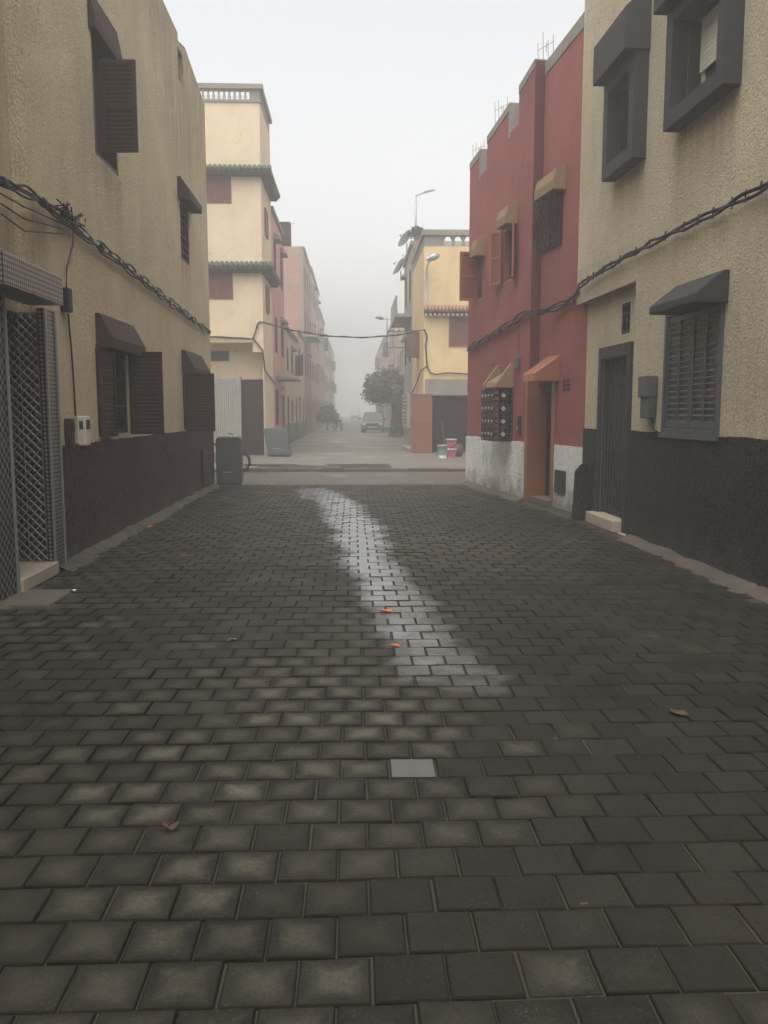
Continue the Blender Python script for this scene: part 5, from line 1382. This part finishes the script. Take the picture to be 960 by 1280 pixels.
car(p, R(0), 'van_paint', 'pale vehicle almost lost in the far fog', L_=4.2, W=1.8, Hh=1.9, cat='car')
t = thing('bucket', P(483, 541.5, .03), 'teal bucket standing beside the parked hatchback', 'bucket'); p = P(483, 541.5, .03)
m = MB(); m.lathe(p, [(.20, 0), (.25, .38), (.27, .38), (.27, .42)], 14); build('pail', m, M['teal_plastic'], t); m = MB(); m.tube([p + V(math.cos(a_) * .26, 0, .40 + math.sin(a_) * .16) for a_ in [i * math.pi / 8 for i in range(9)]], .008, 5); build('handle', m, M['galv'], t)
# rubble heap beside the tree
m = MB(); rnd = random.Random(12); p0 = P(500, 546, .03)
for i in range(70):
    a_ = rnd.uniform(0, 6.28); r_ = rnd.random() ** .6 * .75; hgt = max(0, .42 * (1 - r_ / .75)) * rnd.random(); q = p0 + V(math.cos(a_) * r_, math.sin(a_) * r_ * .8, hgt); sz_ = rnd.uniform(.05, .14)
    ax = V(rnd.gauss(0, 1), rnd.gauss(0, 1), rnd.gauss(0, .5)).normalized(); bx = ax.cross(V(.1, .2, 1)).normalized(); cx = ax.cross(bx)
    m.obox(q - ax * sz_ * .5 + V(0, 0, .03), ax * sz_, bx * sz_ * .7, cx * sz_ * -.6)
tag(build('rubble_heap', m, M['rose']), 'heap of broken rubble in front of the leaning tree', 'rubble', kind='stuff')

# manhole slab at lower left, small litter
t = thing('manhole_cover', st(-2.95, 7.05), 'square old concrete cover set in the paving at the lower left', 'manhole cover')
m = MB(); m.obox(st(-2.95 - .5, 7.05 - .31, -.04), RR * 1.0, T * .62, V(0, 0, .048)); build('slab', m, M['slab'], t, bevel=.01)
m = MB(); m.tube([st(-2.98, 7.05, .010), st(-2.93, 7.07, .03), st(-2.88, 7.05, .010)], .008, 5); build('lift_ring', m, M['rust_iron'], t)
def scrap(u, v, mat, size, label, cat, seed, name='leaf', curl=.35, z=.004):
    rnd = random.Random(seed); p = P(u, v); m = MB(); n_ = 9; a0 = rnd.uniform(0, 6.28)
    rim = []
    for i in range(n_):
        a_ = 2 * math.pi * i / n_; r_ = size * (.55 + .45 * rnd.random()); rim.append(p + V(math.cos(a_ + a0) * r_, math.sin(a_ + a0) * r_ * .7, z + size * curl * rnd.random()))
    c = p + V(0, 0, z + size * curl * .25)
    for i in range(n_):
        m.face([c, rim[i], rim[(i + 1) % n_]]); m.face([c - V(0, 0, .002), rim[(i + 1) % n_] - V(0, 0, .002), rim[i] - V(0, 0, .002)])
    return tag(build(name, m, M[mat]), label, cat)
scrap(482, 765, 'orange_leaf', .055, 'bright orange scrap lying on the wet strip of paving', 'leaf', 1)
scrap(493, 808, 'orange_leaf', .04, 'smaller orange scrap nearer the camera on the wet strip', 'leaf', 2)
scrap(290, 802, 'paper', .04, 'crumpled white paper scrap on the left paving', 'paper', 3, 'paper_scrap', .7)
scrap(213, 1038, 'dry_leaf', .035, 'curled brown leaf at the lower left foreground', 'leaf', 4, 'leaf', .9)
scrap(92, 739, 'paper', .04, 'white paper scrap next to the concrete cover', 'paper', 5, 'paper_scrap', .5)
scrap(228, 694, 'orange_leaf', .035, 'small orange scrap on the paving near the left wall', 'leaf', 6)
scrap(188, 659, 'orange_leaf', .06, 'orange peel scrap at the foot of the left wall', 'leaf', 7)
scrap(848, 893, 'dry_leaf', .07, 'brown twig scrap on the paving at the right', 'leaf', 8, 'leaf', .4)
scrap(760, 1107, 'dry_leaf', .012, 'tiny yellow petal on the right foreground paving', 'petal', 9, 'petal')
scrap(735, 1250, 'dry_leaf', .012, 'tiny dry crumb at the bottom of the paving', 'crumb', 10, 'crumb')
scrap(378, 586, 'paper', .07, 'white litter on the far kerb of the crossing', 'paper', 11, 'paper_scrap', .6)
scrap(75, 868, 'dry_leaf', .025, 'dark leaf fragment on the left paving', 'leaf', 13)
scrap(730, 1132, 'dry_leaf', .016, 'thin dry twig on the right foreground paving', 'leaf', 14)
# worn mortar fillets where the paving meets the walls
def gutter(fr, s0, s1, seed):
    m = MB(); prev = None; s = s0; rows = []
    while s <= s1:
        wv = .15 + .10 * noise.noise(V(s * 1.7, seed, 0)) + .05 * noise.noise(V(s * 7, seed, 2)); h = .05 + .035 * noise.noise(V(s * 2.3, seed, 5)) + .015 * noise.noise(V(s * 11, seed, 1))
        cur = [fr.p(s, h + .03, .0), fr.p(s, h, .035), fr.p(s, h * .35 + .004, wv * .6), fr.p(s, -.015, wv + .05)]
        if prev:
            for i in range(3): m.face([prev[i], cur[i], cur[i + 1], prev[i + 1]], 0, True)
        prev = cur; s += .07
    tag(build('gutter', m, M['joint2']), kind='structure')
M['joint2'] = dirt_mat('worn_mortar', (.035, .029, .020), (.085, .070, .050), .85, .2)
gutter(L1, dr1 + .14, sE, 1); gutter(L1, -8, dr0 - .3, 4); gutter(R1, -12, r_d - .05, 2); gutter(R2, sP + .1, 0, 3); gutter(g2, R1.s(780, 660) - 6, ddn, 6) if False else None
# earth and moss grit along the wall feet
rnd = random.Random(20); m = MB()
for i in range(900):
    if rnd.random() < .5: fr_, s = L1, rnd.uniform(-4, sE)
    elif rnd.random() < .5: fr_, s = R1, rnd.uniform(-6, 2)
    else: fr_, s = R2, rnd.uniform(sP, 0)
    q = fr_.p(s, 0, .05 + abs(rnd.gauss(0, .09))); sz_ = rnd.uniform(.006, .022)
    if fr_ is L1 and q.y < 8.6 and L1.out(q) < .1: continue
    a_ = rnd.uniform(0, 3.1); m.obox(q, V(math.cos(a_), math.sin(a_), 0) * sz_, V(-math.sin(a_), math.cos(a_), 0) * sz_ * .8, V(0, 0, sz_ * .5))
tag(build('grit', m, M['slab']), 'loose grit scattered along the feet of the walls', 'grit', kind='stuff')

# ------------------------------------------------------------------ haze
m = MB(); m.obox(V(-300, -70, -1.35), V(600, 0, 0), V(0, 400, 0), V(0, 0, 15.9))
hz, n, bsdf = new_mat('fog'); n.nodes.remove(bsdf)
pv = n.nodes.new('ShaderNodeVolumePrincipled'); pv.inputs['Color'].default_value = (.80, .80, .785, 1); pv.inputs['Density'].default_value = HAZE_DENSITY; pv.inputs['Anisotropy'].default_value = .2
n.links.new(pv.outputs[0], n.nodes['Material Output'].inputs['Volume'])
tag(build('haze', m, hz), kind='stuff')
